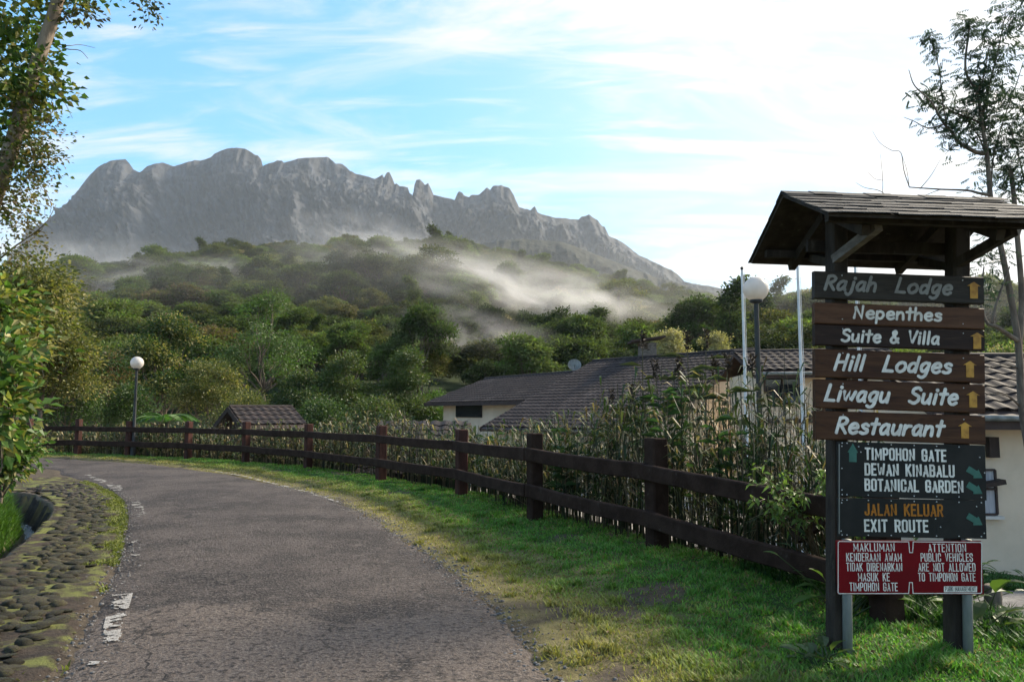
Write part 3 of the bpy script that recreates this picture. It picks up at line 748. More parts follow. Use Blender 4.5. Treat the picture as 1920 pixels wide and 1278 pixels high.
# ------------------------------------------------------------------ lettering: one-line stroke alphabets
def S(*p): return ('s', p)
def Ln(*p): return ('l', p)
def Dot(x, y): return ('d', ((x, y),))
HAND = {
 'R': (.62, [Ln((.0, 0), (.02, .96)), S((.02, .94), (.28, .98), (.47, .80), (.36, .58), (.02, .47)), Ln((.16, .50), (.52, 0))]),
 'a': (.64, [S((.45, .54), (.30, .63), (.11, .50), (.04, .25), (.14, .03), (.32, .08), (.44, .32)), Ln((.46, .60), (.45, .18), (.52, 0))]),
 'j': (.40, [S((.24, .60), (.24, .12), (.20, -.18), (.06, -.31), (-.08, -.20)), Dot(.26, .86)]),
 'h': (.60, [Ln((.03, 1), (.02, 0)), S((.02, .34), (.20, .57), (.37, .54), (.44, .34), (.45, 0))]),
 'L': (.60, [Ln((.05, 1), (.0, .03), (.50, .01))]),
 'o': (.66, [S((.30, .61), (.12, .52), (.04, .29), (.14, .05), (.32, .0), (.50, .12), (.55, .34), (.46, .55), (.30, .61))]),
 'd': (.66, [S((.45, .44), (.30, .58), (.11, .50), (.04, .25), (.14, .03), (.34, .07), (.46, .30)), Ln((.50, 1), (.48, 0))]),
 'g': (.62, [S((.45, .54), (.30, .63), (.11, .52), (.05, .30), (.15, .08), (.32, .10), (.44, .34)), S((.47, .60), (.45, .15), (.38, -.22), (.20, -.34), (.02, -.26))]),
 'e': (.62, [S((.05, .30), (.28, .33), (.49, .38), (.42, .57), (.25, .62), (.08, .48), (.04, .25), (.16, .04), (.35, .0), (.50, .10))]),
 'N': (.74, [Ln((.0, 0), (.03, 1), (.50, .03), (.54, 1))]),
 'p': (.62, [Ln((.04, .60), (.02, -.36)), S((.03, .42), (.18, .60), (.40, .53), (.47, .29), (.34, .04), (.16, .03), (.03, .17))]),
 'n': (.60, [Ln((.04, .60), (.03, 0)), S((.03, .34), (.20, .57), (.37, .55), (.44, .34), (.45, 0))]),
 't': (.50, [Ln((.22, .95), (.20, 0)), Ln((.0, .62), (.43, .64))]),
 's': (.54, [S((.42, .52), (.25, .61), (.08, .50), (.20, .34), (.40, .26), (.40, .08), (.22, 0), (.03, .06))]),
 'S': (.66, [S((.52, .85), (.35, .98), (.10, .88), (.09, .66), (.30, .54), (.50, .40), (.49, .15), (.27, .0), (.0, .11))]),
 'u': (.62, [S((.04, .60), (.04, .20), (.15, .02), (.33, .08), (.44, .30)), Ln((.46, .60), (.47, 0))]),
 'i': (.28, [Ln((.10, .60), (.09, 0)), Dot(.11, .86)]),
 '&': (.76, [S((.62, .03), (.42, .34), (.22, .66), (.18, .84), (.30, .96), (.41, .84), (.32, .62), (.08, .30), (.12, .06), (.32, .0), (.50, .16), (.58, .36))]),
 'V': (.62, [Ln((.0, 1), (.26, .0), (.55, 1))]),
 'l': (.27, [Ln((.09, 1), (.08, 0))]),
 'H': (.72, [Ln((.03, 1), (.0, 0)), Ln((.55, 1), (.52, 0)), Ln((.02, .50), (.53, .53))]),
 'w': (.76, [Ln((.0, .60), (.16, .02), (.33, .55), (.50, .02), (.66, .60))]),
 'r': (.48, [Ln((.04, .60), (.04, 0)), S((.04, .34), (.18, .55), (.38, .57))]),
 ' ': (.50, [])}
BLOCK = {
 'A': (.54, [Ln((.0, 0), (.22, 1), (.44, 0)), Ln((.08, .27), (.36, .27))]),
 'B': (.54, [Ln((0, 0), (0, 1), (.30, 1), (.40, .90), (.40, .62), (.30, .53), (0, .53)), Ln((.30, .53), (.42, .42), (.42, .10), (.32, 0), (0, 0))]),
 'C': (.53, [Ln((.42, .70), (.42, .90), (.33, 1), (.10, 1), (0, .90), (0, .10), (.10, 0), (.33, 0), (.42, .10), (.42, .30))]),
 'D': (.54, [Ln((0, 0), (0, 1), (.30, 1), (.42, .88), (.42, .12), (.30, 0), (0, 0))]),
 'E': (.48, [Ln((.36, 1), (0, 1), (0, 0), (.36, 0)), Ln((0, .52), (.31, .52))]),
 'G': (.54, [Ln((.42, .70), (.42, .90), (.33, 1), (.10, 1), (0, .90), (0, .10), (.10, 0), (.33, 0), (.42, .10), (.42, .46), (.24, .46))]),
 'H': (.55, [Ln((0, 0), (0, 1)), Ln((.42, 0), (.42, 1)), Ln((0, .52), (.42, .52))]),
 'I': (.20, [Ln((.05, 0), (.05, 1))]),
 'J': (.46, [Ln((.34, 1), (.34, .12), (.24, 0), (.10, 0), (.0, .10), (.0, .24))]),
 'K': (.54, [Ln((0, 0), (0, 1)), Ln((.42, 1), (.05, .48)), Ln((.14, .58), (.44, 0))]),
 'L': (.46, [Ln((0, 1), (0, 0), (.36, 0))]),
 'M': (.70, [Ln((0, 0), (0, 1), (.29, .25), (.58, 1), (.58, 0))]),
 'N': (.57, [Ln((0, 0), (0, 1), (.44, 0), (.44, 1))]),
 'O': (.54, [Ln((.10, 0), (0, .10), (0, .90), (.10, 1), (.32, 1), (.42, .90), (.42, .10), (.32, 0), (.10, 0))]),
 'P': (.52, [Ln((0, 0), (0, 1), (.30, 1), (.41, .90), (.41, .56), (.30, .46), (0, .46))]),
 'R': (.54, [Ln((0, 0), (0, 1), (.30, 1), (.41, .90), (.41, .58), (.30, .49), (0, .49)), Ln((.24, .49), (.42, 0))]),
 'S': (.53, [Ln((.42, .74), (.42, .90), (.33, 1), (.10, 1), (0, .90), (0, .66), (.10, .55), (.32, .47), (.42, .36), (.42, .10), (.33, 0), (.10, 0), (0, .10), (0, .26))]),
 'T': (.52, [Ln((0, 1), (.42, 1)), Ln((.21, 1), (.21, 0))]),
 'U': (.54, [Ln((0, 1), (0, .10), (.10, 0), (.32, 0), (.42, .10), (.42, 1))]),
 'V': (.54, [Ln((0, 1), (.21, 0), (.42, 1))]),
 'W': (.74, [Ln((0, 1), (.14, 0), (.31, .72), (.48, 0), (.62, 1))]),
 'X': (.54, [Ln((0, 0), (.42, 1)), Ln((0, 1), (.42, 0))]),
 ' ': (.46, [])}
def strokes(text, font, shear=0.0):
    gap = 0.17 if font is BLOCK else 0.06
    x = 0.0; o = []; wno = 0
    for ch in text:
        adv, st = font[ch]
        if ch == ' ': wno += 1
        for kind, pts in st:
            P = np.array(pts, float)
            if kind == 's': P = smooth(P, 4)
            if kind == 'd': P = np.array([[P[0][0], P[0][1] - .004], [P[0][0], P[0][1] + .004]])
            P = P + np.array([x, 0]); P[:, 0] += shear * P[:, 1]
            o.append((kind, P, wno))
        x += adv + gap
    xs = np.concatenate([p[:, 0] for _, p, _w in o]); x0, x1 = xs.min(), xs.max()
    return o, x0, x1
def ribbon(mb, P, w, y0, th, rnd):
    """a painted stroke: flat ribbon of width w with mitred joints, th thick, standing th in front of y0 (towards -Y)"""
    P = np.asarray(P, float); n = len(P)
    closed = n > 3 and np.linalg.norm(P[0] - P[-1]) < 1e-6
    seg = np.diff(P, axis=0); T_ = seg / (np.linalg.norm(seg, axis=1)[:, None] + 1e-12)
    nor = np.stack([-T_[:, 1], T_[:, 0]], 1)
    off = np.zeros((n, 2))
    for i in range(n):
        a = nor[i - 1] if i > 0 else (nor[-1] if closed else nor[0])
        b = nor[i] if i < n - 1 else (nor[0] if closed else nor[-1])
        m = a + b; L2 = m @ m
        if L2 < 0.35: off[i] = b
        else: off[i] = m / L2 * 2
        ln = np.linalg.norm(off[i]);  off[i] *= min(1.0, 1.7 / ln)
    pts = P.copy()
    if not rnd and not closed: pts[0] -= T_[0] * w * 0.48; pts[-1] += T_[-1] * w * 0.48
    jw = 1 + (RNG.uniform(-.10, .10, (n, 1)) if rnd else RNG.uniform(-.05, .05, (n, 1)))
    if closed: jw[-1] = jw[0]
    Lf, Rt = pts + off * w / 2 * jw, pts - off * w / 2 * jw
    V = []; F = []
    for i in range(n):
        yy = y0 - th - 2e-5 * i
        V += [[Lf[i][0], yy, Lf[i][1]], [Rt[i][0], yy, Rt[i][1]], [Lf[i][0], y0, Lf[i][1]], [Rt[i][0], y0, Rt[i][1]]]
    for i in range(n - 1):
        a, b = 4 * i, 4 * i + 4
        F += [[a, a + 1, b + 1, b], [a, b, b + 2, a + 2], [a + 1, a + 3, b + 3, b + 1]]
    mb.add(V, F)
    if rnd and not closed:
        for e, sgn in ((0, -1), (n - 1, 1)):
            t = T_[0] if e == 0 else T_[-1]; nn = np.array([-t[1], t[0]])
            yy = y0 - th - 2e-5 * e
            c = pts[e]; A = []
            for k in range(7):
                a = math.pi * k / 6
                p = c + (nn * math.cos(a) + t * sgn * math.sin(a)) * w / 2
                A.append([p[0], yy - 1e-6, p[1]])
            B = [[p[0], y0, p[2]] for p in A]
            mb.add(A + B, [list(range(7))] + [[k, k + 1, 8 + k, 7 + k] for k in range(6)])

# ------------------------------------------------------------------ signpost
SY = 4.66
M['wood'] = [pm('varnished_board_%s' % n_, a, b, 3.0, r_, 0.0025, 10.0, stretch=(1.0, 6, 9.0), spec=0.15, c3=c, s3=5.0, lo3=0.52, hi3=0.72)
             for n_, a, b, c, r_ in (('grey', (.030, .026, .022), (.048, .040, .034), (.022, .019, .016), .6), ('tan', (.115, .055, .030), (.075, .034, .019), (.055, .028, .017), .55),
                                     ('dark', (.032, .017, .012), (.020, .011, .009), (.045, .026, .017), .5), ('brown', (.082, .036, .017), (.048, .020, .011), (.030, .014, .009), .5))]
M['dark_wood'] = pm('dark_weathered_timber', (.028, .022, .018), (.050, .040, .032), 4.0, .8, 0.004, 18.0, stretch=(3, 3, 1), spec=.12, c3=(.085, .075, .062), s3=7.0, lo3=.6, hi3=.75)
M['pale_wood'] = pm('pale_weathered_timber', (.19, .165, .14), (.10, .085, .07), 7.0, .85, 0.004, 30.0, stretch=(1, 1, 3))
M['shingle'] = pm('asphalt_shingle', (.060, .058, .057), (.032, .031, .030), 16.0, .8, 0.004, 120.0, c3=(.095, .092, .088), s3=4.0, lo3=.55, hi3=.75, spec=.2)
M['white_letter'] = pm('white_letter_paint', (.80, .76, .69), (.60, .56, .50), 14.0, .6)
M['grey_letter'] = pm('faded_grey_letter_paint', (.27, .265, .25), (.20, .195, .185), 14.0, .7)
M['gold'] = pm('gold_arrow_paint', (.56, .29, .045), (.34, .16, .03), 18.0, .55)
M['orange_letter'] = pm('orange_letter_paint', (.42, .15, .012), (.32, .11, .01), 18.0, .6)
M['green_arrow'] = pm('green_arrow_film', (.045, .15, .115), (.035, .115, .09), 10.0, .5)
M['black_panel'] = pm('black_painted_panel', (.017, .017, .016), (.026, .025, .023), 5.0, .6, spec=.12)
M['red_panel'] = pm('red_painted_panel', (.17, .003, .007), (.13, .003, .006), 4.0, .55, spec=.12)
M['rivet'] = pm('steel_rivet', (.55, .55, .54), None, rough=.4, metal=.5)
M['black_letter'] = pm('black_letter_paint', (.015, .015, .02), None, rough=.6)
M['pipe'] = pm('galvanised_pipe', (.22, .225, .21), (.13, .14, .125), 9.0, .55, stretch=(1, 1, .3), metal=.3)

sbase = at(1688, 1245, SY); SO = np.array([sbase[0], SY, G1(sbase[0], SY)])
sign = empty('signpost', SO); tag(sign, 'roofed wooden signpost with stacked lodge direction boards and a red notice', 'signpost')
def loc(px, py, Y=SY): return at(px, py, Y) - SO
def plate(name, lt, lb, rt, rb, th, mat, yfront, parent=sign, bev=0.006):
    """a bevelled board whose front face has the four corners given as photograph positions; its centre is the origin"""
    Yp = SY + yfront
    C = [loc(*p, Yp) for p in (lt, lb, rb, rt)]
    w = (np.linalg.norm(C[3] - C[0]) + np.linalg.norm(C[2] - C[1])) / 2; h = (np.linalg.norm(C[1] - C[0]) + np.linalg.norm(C[2] - C[3])) / 2
    cen = sum(C) / 4; dx = (C[3] - C[0]) + (C[2] - C[1]); ang = math.atan2(dx[2], dx[0])
    mb = MB(); nx = 10; secs = []
    for i in range(nx + 1):
        x = -w / 2 + w * i / nx; j1, j2 = random.uniform(-.0012, .0012), random.uniform(-.0012, .0012)
        for (y, z) in ((th, -h / 2), (0 + bev, -h / 2 + j1), (0, -h / 2 + bev + j1), (0, h / 2 - bev + j2), (bev, h / 2 + j2), (th, h / 2)):
            secs.append([x, y, z])
    n_ = 6
    F_ = [[k * n_ + j, (k + 1) * n_ + j, (k + 1) * n_ + (j + 1) % n_, k * n_ + (j + 1) % n_] for k in range(nx) for j in range(n_)] + [list(range(n_)), [nx * n_ + j for j in range(n_)][::-1]]
    mb.add(secs, F_)
    o = mb.build(name, mat, parent, loc=Vector(cen)); o.rotation_euler = (0, -ang, 0)
    o['_w'] = w; o['_h'] = h; 
    BOARD[o.name] = (cen, ang, Yp)
    return o
BOARD = {}
def on_board(o, px, py):
    cen, ang, Yp = BOARD[o.name]
    d = loc(px, py, Yp) - cen; c, s = math.cos(-ang), math.sin(-ang)
    return np.array([d[0] * c - d[2] * s, d[0] * s + d[2] * c])
def write(o, text, font, x0, y0, x1, y1, cap, wpx, mat, shear=0.0, rnd=False, nm='word', lift=0.0, th=0.002):
    st, a, b = strokes(text, font, shear)
    A, B = on_board(o, x0, y0), on_board(o, x1, y1)
    w = wpx * SY / FPX; ch = cap * SY / FPX
    L_ = np.linalg.norm(B - A); d = (B - A) / L_; nr = np.array([-d[1], d[0]])
    sx = (L_ - w) / (b - a); sy = (ch - w)
    words = {}
    for i, (k, P, wi_) in enumerate(st):
        mb = words.setdefault(wi_, MB())
        Q = A + d * (w / 2) + np.outer((P[:, 0] - a) * sx, d) + np.outer(P[:, 1] * sy + w / 2, nr)
        ribbon(mb, Q, w * (1.15 if k == 'd' else 1.0), -lift + 0.0004, th + 0.00012 * (i % 5), rnd)
    for wi_, mb in words.items(): mb.build(nm, mat, o)
def flat_shape(o, pts_px, mat, nm, th=0.003):
    P = [on_board(o, *p) for p in pts_px]; n_ = len(P)
    mb = MB()
    V = [[p[0], -th, p[1]] for p in P] + [[p[0], 0.0004, p[1]] for p in P]
    mb.add(V, [list(range(n_))[::-1]] + [[i, (i + 1) % n_, n_ + (i + 1) % n_, n_ + i] for i in range(n_)])
    return mb.build(nm, mat, o)
def rivets(o, pts, r_=0.0042, m='rivet'):
    for p in pts:
        q_ = on_board(o, *p); b_ = link('rivet', RIV, o, (q_[0], -0.0005, q_[1]))
rb_ = MB(); rb_.lathe([(0.0042, 0.0), (0.0034, 0.0022), (0.0, 0.003)], sides=8); RIVM = rb_
V0 = np.concatenate(rb_.v); V0 = np.stack([V0[:, 0], -V0[:, 2], V0[:, 1]], 1); rb_.v = [V0]; RIV = rb_.mesh('rivet', M['rivet'], True)

boards = [
 ('Rajah', (1526.7, 507.2), (1528, 558.9), (1844.8, 519.5), (1845, 569.6), 'grey', [('Rajah  Lodge', 1544, 545, 1787, 554.6, 32, 5.6, 'grey_letter', .24)], (1825.7, 528.5, 559.4)),
 ('Nep', (1527.5, 566), (1528, 606.3), (1845.6, 578), (1846, 617.3), 'tan', [('Nepenthes', 1599, 598, 1767, 603.7, 27, 4.7, 'white_letter', .08)], None),
 ('Suite', (1528, 607.4), (1528.5, 646.2), (1846, 618.6), (1846.3, 658), 'dark', [('Suite & Villa', 1576, 641.7, 1762, 647.5, 27, 4.7, 'white_letter', .13)], (1831.9, 623, 653.8)),
 ('Hill', (1528.3, 652.8), (1528.8, 706.6), (1846.2, 665.3), (1846.8, 718), 'brown', [('Hill  Lodges', 1562, 695.3, 1787, 702.2, 33.5, 5.7, 'white_letter', .26)], (1818.4, 676.4, 706.9)),
 ('Liwagu', (1528.6, 710.4), (1529.2, 764.2), (1846.6, 721), (1847.2, 774.8), 'brown', [('Liwagu  Suite', 1545, 753, 1798, 761, 34.5, 5.8, 'white_letter', .26)], (1824.3, 732.9, 763.3)),
 ('Rest', (1529, 768.3), (1530, 824), (1847, 780), (1848, 832.2), 'brown', [('Restaurant', 1565, 813.4, 1774, 820.2, 34, 5.9, 'white_letter', .24)], (1809, 791, 821)),
]
wi = {'grey': 0, 'tan': 1, 'dark': 2, 'brown': 3}
for nm, lt, lb, rt, rb, wd, tx, ar in boards:
    o = plate('board', lt, lb, rt, rb, 0.045, M['wood'][wi[wd]], -0.10)
    o['label'] = {'Rajah': 'grey-brown board with faded grey lettering', 'Nep': 'lighter tan board lettered Nepenthes', 'Suite': 'dark board lettered Suite and Villa', 'Hill': 'brown board lettered Hill Lodges', 'Liwagu': 'brown board lettered Liwagu Suite', 'Rest': 'brown board lettered Restaurant'}[nm]
    for (t, x0, y0, x1, y1, cap, w_, m_, sh) in tx: write(o, t, HAND, x0, y0, x1, y1, cap, w_, M[m_], sh, True)
    if ar:
        cx, t0, b0 = ar; tl = 0.6
        flat_shape(o, [(cx - 7.0, b0), (cx + 7.4, b0 + .4), (cx + 7.2, t0 + 7.6), (cx + 12.8, t0 + 8.6), (cx, t0), (cx - 12.8, t0 + 7.4), (cx - 7.2, t0 + 7.2)], M['gold'], 'arrow')
    rivets(o, [(lt[0] + 52, lt[1] + 9), (rt[0] - 40, rt[1] + 6)] if nm != 'Nep' else [(lt[0] + 52, lt[1] + 32), (rt[0] - 40, rt[1] + 29)])
# black panels
p1 = plate('panel', (1570, 826.5), (1570.5, 930.6), (1848.3, 836), (1848.5, 936.6), 0.012, M['black_panel'], -0.115, bev=.001)
p1['label'] = 'black panel of place names with green arrows'
for t, x0, y0, x1, y1 in (('TIMPOHON GATE', 1621.5, 861.6, 1774.6, 865.8), ('DEWAN KINABALU', 1621, 890.8, 1790, 894.8), ('BOTANICAL GARDEN', 1621, 919.8, 1806.5, 924.3)):
    write(p1, t, BLOCK, x0, y0, x1, y1, 22.5, 3.5, M['white_letter'])
p2 = plate('panel', (1570.5, 932.6), (1571, 1005.3), (1848.5, 938.4), (1848.6, 1009), 0.012, M['black_panel'], -0.115, bev=.001)
p2['label'] = 'black exit route panel with one green arrow'
write(p2, 'JALAN KELUAR', BLOCK, 1621, 966, 1768.5, 968, 22, 3.3, M['orange_letter'])
write(p2, 'EXIT ROUTE', BLOCK, 1620.4, 996.3, 1741, 997.6, 22.3, 3.5, M['white_letter'])
flat_shape(p1, [(1592, 865.2), (1606, 865.8), (1606, 848.5), (1608.8, 848.2), (1599, 830.6), (1589, 847.6), (1592, 847.8)], M['green_arrow'], 'arrow', .0015)
for pan, (ax0, ay0) in ((p1, (1811, 883)), (p1, (1811, 912.5)), (p2, (1811, 971))):
    flat_shape(pan, [(ax0, ay0), (ax0 + 14, ay0 + 8.2), (ax0 + 14, ay0 + 13), (ax0 + 31, ay0 + 12.6), (ax0 + 23.5, ay0 - 3.8), (ax0 + 21, ay0 - .5), (ax0 + 6, ay0 - 10)], M['green_arrow'], 'arrow', .0015)
xs_ = [1579, 1588, 1628, 1671, 1714, 1756, 1798, 1840]
rivets(p1, [(x, 829.8 + (x - 1570) * .034) for x in xs_ if x < 1830] + [(x, 926.4 + (x - 1570) * .02) for x in xs_] + [(1578.5, y) for y in (836, 877.5, 918)] + [(1846, 886), (1610, 837), (1614, 847), (1837, 857)])
rivets(p2, [(x, 936.5 + (x - 1570) * .02) for x in xs_] + [(x, 1002 + (x - 1570) * .012) for x in xs_] + [(1578, 942), (1577, 995), (1831, 949), (1845.5, 999), (1763.5, 987.5), (1754, 972)])
# red notice
p3 = plate('notice', (1569.4, 1012.4), (1569.4, 1113.8), (1842.3, 1014.4), (1842.3, 1113), 0.010, M['red_panel'], -0.118, bev=.001)
p3['label'] = 'red notice board with white capitals in two columns'
def lines_(o, rows, w_, m_, cap):
    for t, x0, x1, y in rows: write(o, t, BLOCK, x0, y, x1, y + (x1 - x0) * .003, cap, w_, M[m_], th=.0008)
lines_(p3, [('MAKLUMAN', 1600.3, 1677.5, 1033), ('KENDERAAN AWAM', 1586.9, 1691, 1051.6), ('TIDAK DIBENARKAN', 1586.9, 1692, 1070), ('MASUK KE', 1608.8, 1668.5, 1088.8), ('TIMPOHON GATE', 1593, 1683.5, 1107.2),
            ('ATTENTION', 1740.5, 1811.6, 1034.2), ('PUBLIC VEHICLES', 1726.4, 1824.2, 1052), ('ARE NOT ALLOWED', 1721.7, 1829.4, 1070.4), ('TO TIMPOHON GATE', 1721.7, 1829.4, 1088.9)], 1.6, 'white_letter', 14.8)
mb = MB()
bd = [(1571.5, 1016.5), (1573.8, 1014.3), (1703.8, 1015.1), (1705.6, 1035.2), (1711.2, 1035.3), (1712.2, 1015.1), (1838.6, 1016), (1840.6, 1018), (1840.4, 1109.6), (1838.4, 1111.4), (1712, 1111.6), (1710.6, 1091.2), (1705.2, 1091.2), (1703.6, 1111.7), (1573.5, 1112), (1571.4, 1110), (1571.5, 1016.5)]
ribbon(mb, [on_board(p3, *p) for p in bd], 1.35 * SY / FPX, .0004, .0009, False)
mb.build('border_line', M['white_letter'], p3)
pl = flat_shape(p3, [(1769.8, 1109.3), (1831.9, 1109.2), (1831.9, 1098.3), (1769.8, 1098.2)], M['white_letter'], 'name_strip', .0012)
write(p3, 'PARK MANAGEMENT', BLOCK, 1772.3, 1107.6, 1829.6, 1107.6, 8.0, .85, M['black_letter'], lift=.0010, th=.0006)

# timber posts, pipes
def vpost(name, xt, yt, xb, yb, w, d, yoff, mat):
    a, b = loc(xb, yb, SY + yoff), loc(xt, yt, SY + yoff)
    a = a - (b - a) / np.linalg.norm(b - a) * 0.25
    mb = MB(); n = 7; secs = []
    for k in range(n + 1):
        c = a + (b - a) * k / n; bv = .012
        for x, y in ((-w / 2 + bv, -d / 2), (w / 2 - bv, -d / 2), (w / 2, -d / 2 + bv), (w / 2, d / 2), (-w / 2, d / 2), (-w / 2, -d / 2 + bv)):
            secs.append([c[0] + x + random.uniform(-.002, .002), c[1] + y, c[2]])
    mb.add(secs, [[k * 6 + j, k * 6 + (j + 1) % 6, (k + 1) * 6 + (j + 1) % 6, (k + 1) * 6 + j] for k in range(n) for j in range(6)] + [[n * 6 + j for j in range(6)]])
    return mb.build(name, mat, sign)
vpost('post', 1569, 395, 1571, 1232, .100, .11, 0.0, M['dark_wood'])
vpost('post', 1796, 405, 1794, 1232, .105, .11, 0.0, M['dark_wood'])
for xt, yt, xb, yb, yo in ((1587, 1010, 1588, 1243, -.083), (1812, 1010, 1813, 1246, -.083)):
    a, b = loc(xb, yb, SY + yo), loc(xt, yt, SY + yo); a = a - np.array([0, 0, .2])
    mb = MB(); mb.tube([a, (a + b) / 2, b], .028, 14); mb.build('pipe', M['pipe'], sign, True)
mb = MB(); a, b = loc(1573.5, 832, SY - .135), loc(1573.5, 1000, SY - .135); mb.beam(a, b, .006, .004, up=(0, 1, 0)); mb.build('trim_strip', M['pipe'], sign)
# the little roof: ridge runs across, slopes fall to front and back
ROLL = -R(2.0)
rx0, rx1 = 1.73 - SO[0], 3.10 - SO[0]
zr_, ze_ = at(1472, 359, SY)[2] - SO[2], None
rzc = at(1680, 366.5, SY)[2] - SO[2]
DEPTH, RISE = .66, .30
rroot = MB()
def roofpt(x, y, z):
    return np.array([x, y, rzc + z - math.tan(-ROLL) * (x - (rx0 + rx1) / 2)])
th = .022
for sgn in (-1, 1):
    E = np.array([[roofpt(x, sgn * DEPTH * t, -RISE * t - .012) for t in (0, 1)] for x in (rx0, rx1)])
    V = np.concatenate([E.reshape(-1, 3), E.reshape(-1, 3) - np.array([0, 0, th])])
    rroot.add(V, [[0, 1, 3, 2], [4, 6, 7, 5], [0, 4, 5, 1], [2, 3, 7, 6], [1, 5, 7, 3], [0, 2, 6, 4]])
roof = rroot.build('roof', M['dark_wood'], sign)
rows, cols = 6, 9
nrm_a = math.atan2(RISE, DEPTH)
for sgn in (-1, 1):
    for r_ in range(rows):
        x = rx0 - .012 - (r_ % 2) * .07
        while x < rx1 + .012:
            w = random.uniform(.13, .19); a_, b_ = max(x, rx0 - .014), min(x + w - .004, rx1 + .014)
            x += w
            if b_ - a_ < .02: continue
            t0, t1 = r_ / rows - .02, (r_ + 1) / rows + .045
            t0 = max(t0, 0.0)
            lift0, lift1 = .004, .010 + random.uniform(0, .006)
            j0, j1 = random.uniform(-.012, .012), random.uniform(-.012, .012)
            P = [roofpt(a_, sgn * DEPTH * t0, -RISE * t0 + lift0 - .012), roofpt(b_, sgn * DEPTH * t0, -RISE * t0 + lift0 - .012), roofpt(b_, sgn * DEPTH * (t1 + j1), -RISE * (t1 + j1) + lift1 - .012 + random.uniform(0, .004)), roofpt(a_, sgn * DEPTH * (t1 + j0), -RISE * (t1 + j0) + lift1 - .012)]
            V = P + [p - np.array([0, 0, .005]) for p in P]
            mb = MB(); mb.add(V, [[0, 1, 2, 3], [7, 6, 5, 4], [0, 4, 5, 1], [1, 5, 6, 2], [2, 6, 7, 3], [3, 7, 4, 0]]); mb.build('shingle', M['shingle'], roof)
nc = 8
for k in range(nc):
    a_, b_ = rx0 - .014 + (rx1 - rx0 + .028) * k / nc + .002, rx0 - .014 + (rx1 - rx0 + .028) * (k + 1) / nc - .001
    V = []
    for x in (a_, b_):
        for (y, z) in ((-.10, -.045 + .006), (0, .008), (.10, -.045 + .006), (.10, -.045 + .001), (0, .002), (-.10, -.045 + .001)): V.append(roofpt(x, y, z + .004 * (k % 2)))
    mb = MB(); mb.add(V, [[0, 1, 7, 6], [1, 2, 8, 7], [2, 3, 9, 8], [3, 4, 10, 9], [4, 5, 11, 10], [5, 0, 6, 11], [0, 5, 4, 3, 2, 1], [6, 7, 8, 9, 10, 11]]); mb.build('ridge_cap', M['shingle'], roof)
# framing under it
pxl, pxr = loc(1569, 460)[0], loc(1796, 470)[0]
def rz_at(x, y): return roofpt(x, y, -RISE * abs(y) / DEPTH)[2] - .012 - th
for y in (-.52, .50):
    mb = MB(); mb.beam([rx0 + .05, y, rz_at(rx0 + .05, y) - .032], [rx1 - .05, y, rz_at(rx1 - .05, y) - .032], .05, .05); mb.build('purlin', M['dark_wood'], roof)
for x in (pxl, pxr):
    for sgn in (-1, 1):
        y1_ = sgn * (DEPTH - .03) if sgn > 0 else sgn * .50
        mb = MB(); mb.beam([x - .055, 0.02 * sgn, rz_at(x, 0) - .10], [x - .055, y1_, rz_at(x, y1_) - (.030 if sgn > 0 else .10)], .045, .06); mb.build('rafter', M['dark_wood'], roof)
    mb = MB(); mb.beam([x - .03, -.03, rz_at(x, 0) - .40], [x + .02, -.50, rz_at(x, -.5) - .075], .045, .055); mb.build('brace', M['pale_wood'] if x == pxl else M['dark_wood'], sign)
    mb = MB(); mb.beam([x + .03, .03, rz_at(x, 0) - .42], [x + .03, .48, rz_at(x, .48) - .06], .045, .055); mb.build('brace', M['dark_wood'], sign)
mb = MB(); mb.beam([pxl - .16, .075, rz_at(pxl, 0) - .29], [pxr + .10, .075, rz_at(pxr, 0) - .29], .04, .075); mb.build('cross_beam', M['dark_wood'], sign)

# ------------------------------------------------------------------ buildings
M['tile'] = pm('brown_concrete_roof_tile', (.038, .031, .030), (.022, .019, .019), 2.5, .75, 0.006, 30.0, c3=(.062, .052, .048), s3=.8, lo3=.5, hi3=.75, spec=.15, orand=[(.75, .75, .75), (1.1, 1.05, 1.0), (.9, .9, .95), (1.3, 1.2, 1.15)])
M['cream'] = pm('cream_rendered_wall', (.66, .54, .40), (.58, .47, .34), 1.2, .9, 0.004, 30.0, c3=(.50, .40, .29), s3=.5, lo3=.55, hi3=.8)
M['trim'] = pm('dark_brown_timber_trim', (.035, .022, .018), (.055, .036, .03), 4.0, .7, .003, 20.0)
M['glass'] = pm('dark_window_glass', (.02, .022, .025), None, rough=.08, spec=.6)
M['curtain'] = pm('pale_curtain', (.45, .45, .46), (.30, .30, .32), 6.0, .9, stretch=(4, 4, .2))
M['frame_white'] = pm('pale_window_frame', (.55, .52, .47), None, rough=.6)
M['plank_wall'] = pm('brown_plank_wall', (.045, .030, .024), (.028, .020, .016), 3.0, .8, .004, 16.0, stretch=(4, 4, .6))
M['white_metal'] = pm('white_painted_metal', (.72, .72, .71), (.58, .58, .57), 5.0, .45, spec=.4)
M['black_metal'] = pm('black_painted_metal', (.018, .020, .020), (.030, .031, .030), 6.0, .5, spec=.4)
M['globe'] = pm('white_acrylic_globe', (.78, .74, .69), (.70, .66, .61), 5.0, .35, transl=.35, tcol=(1, .97, .93), spec=.4)

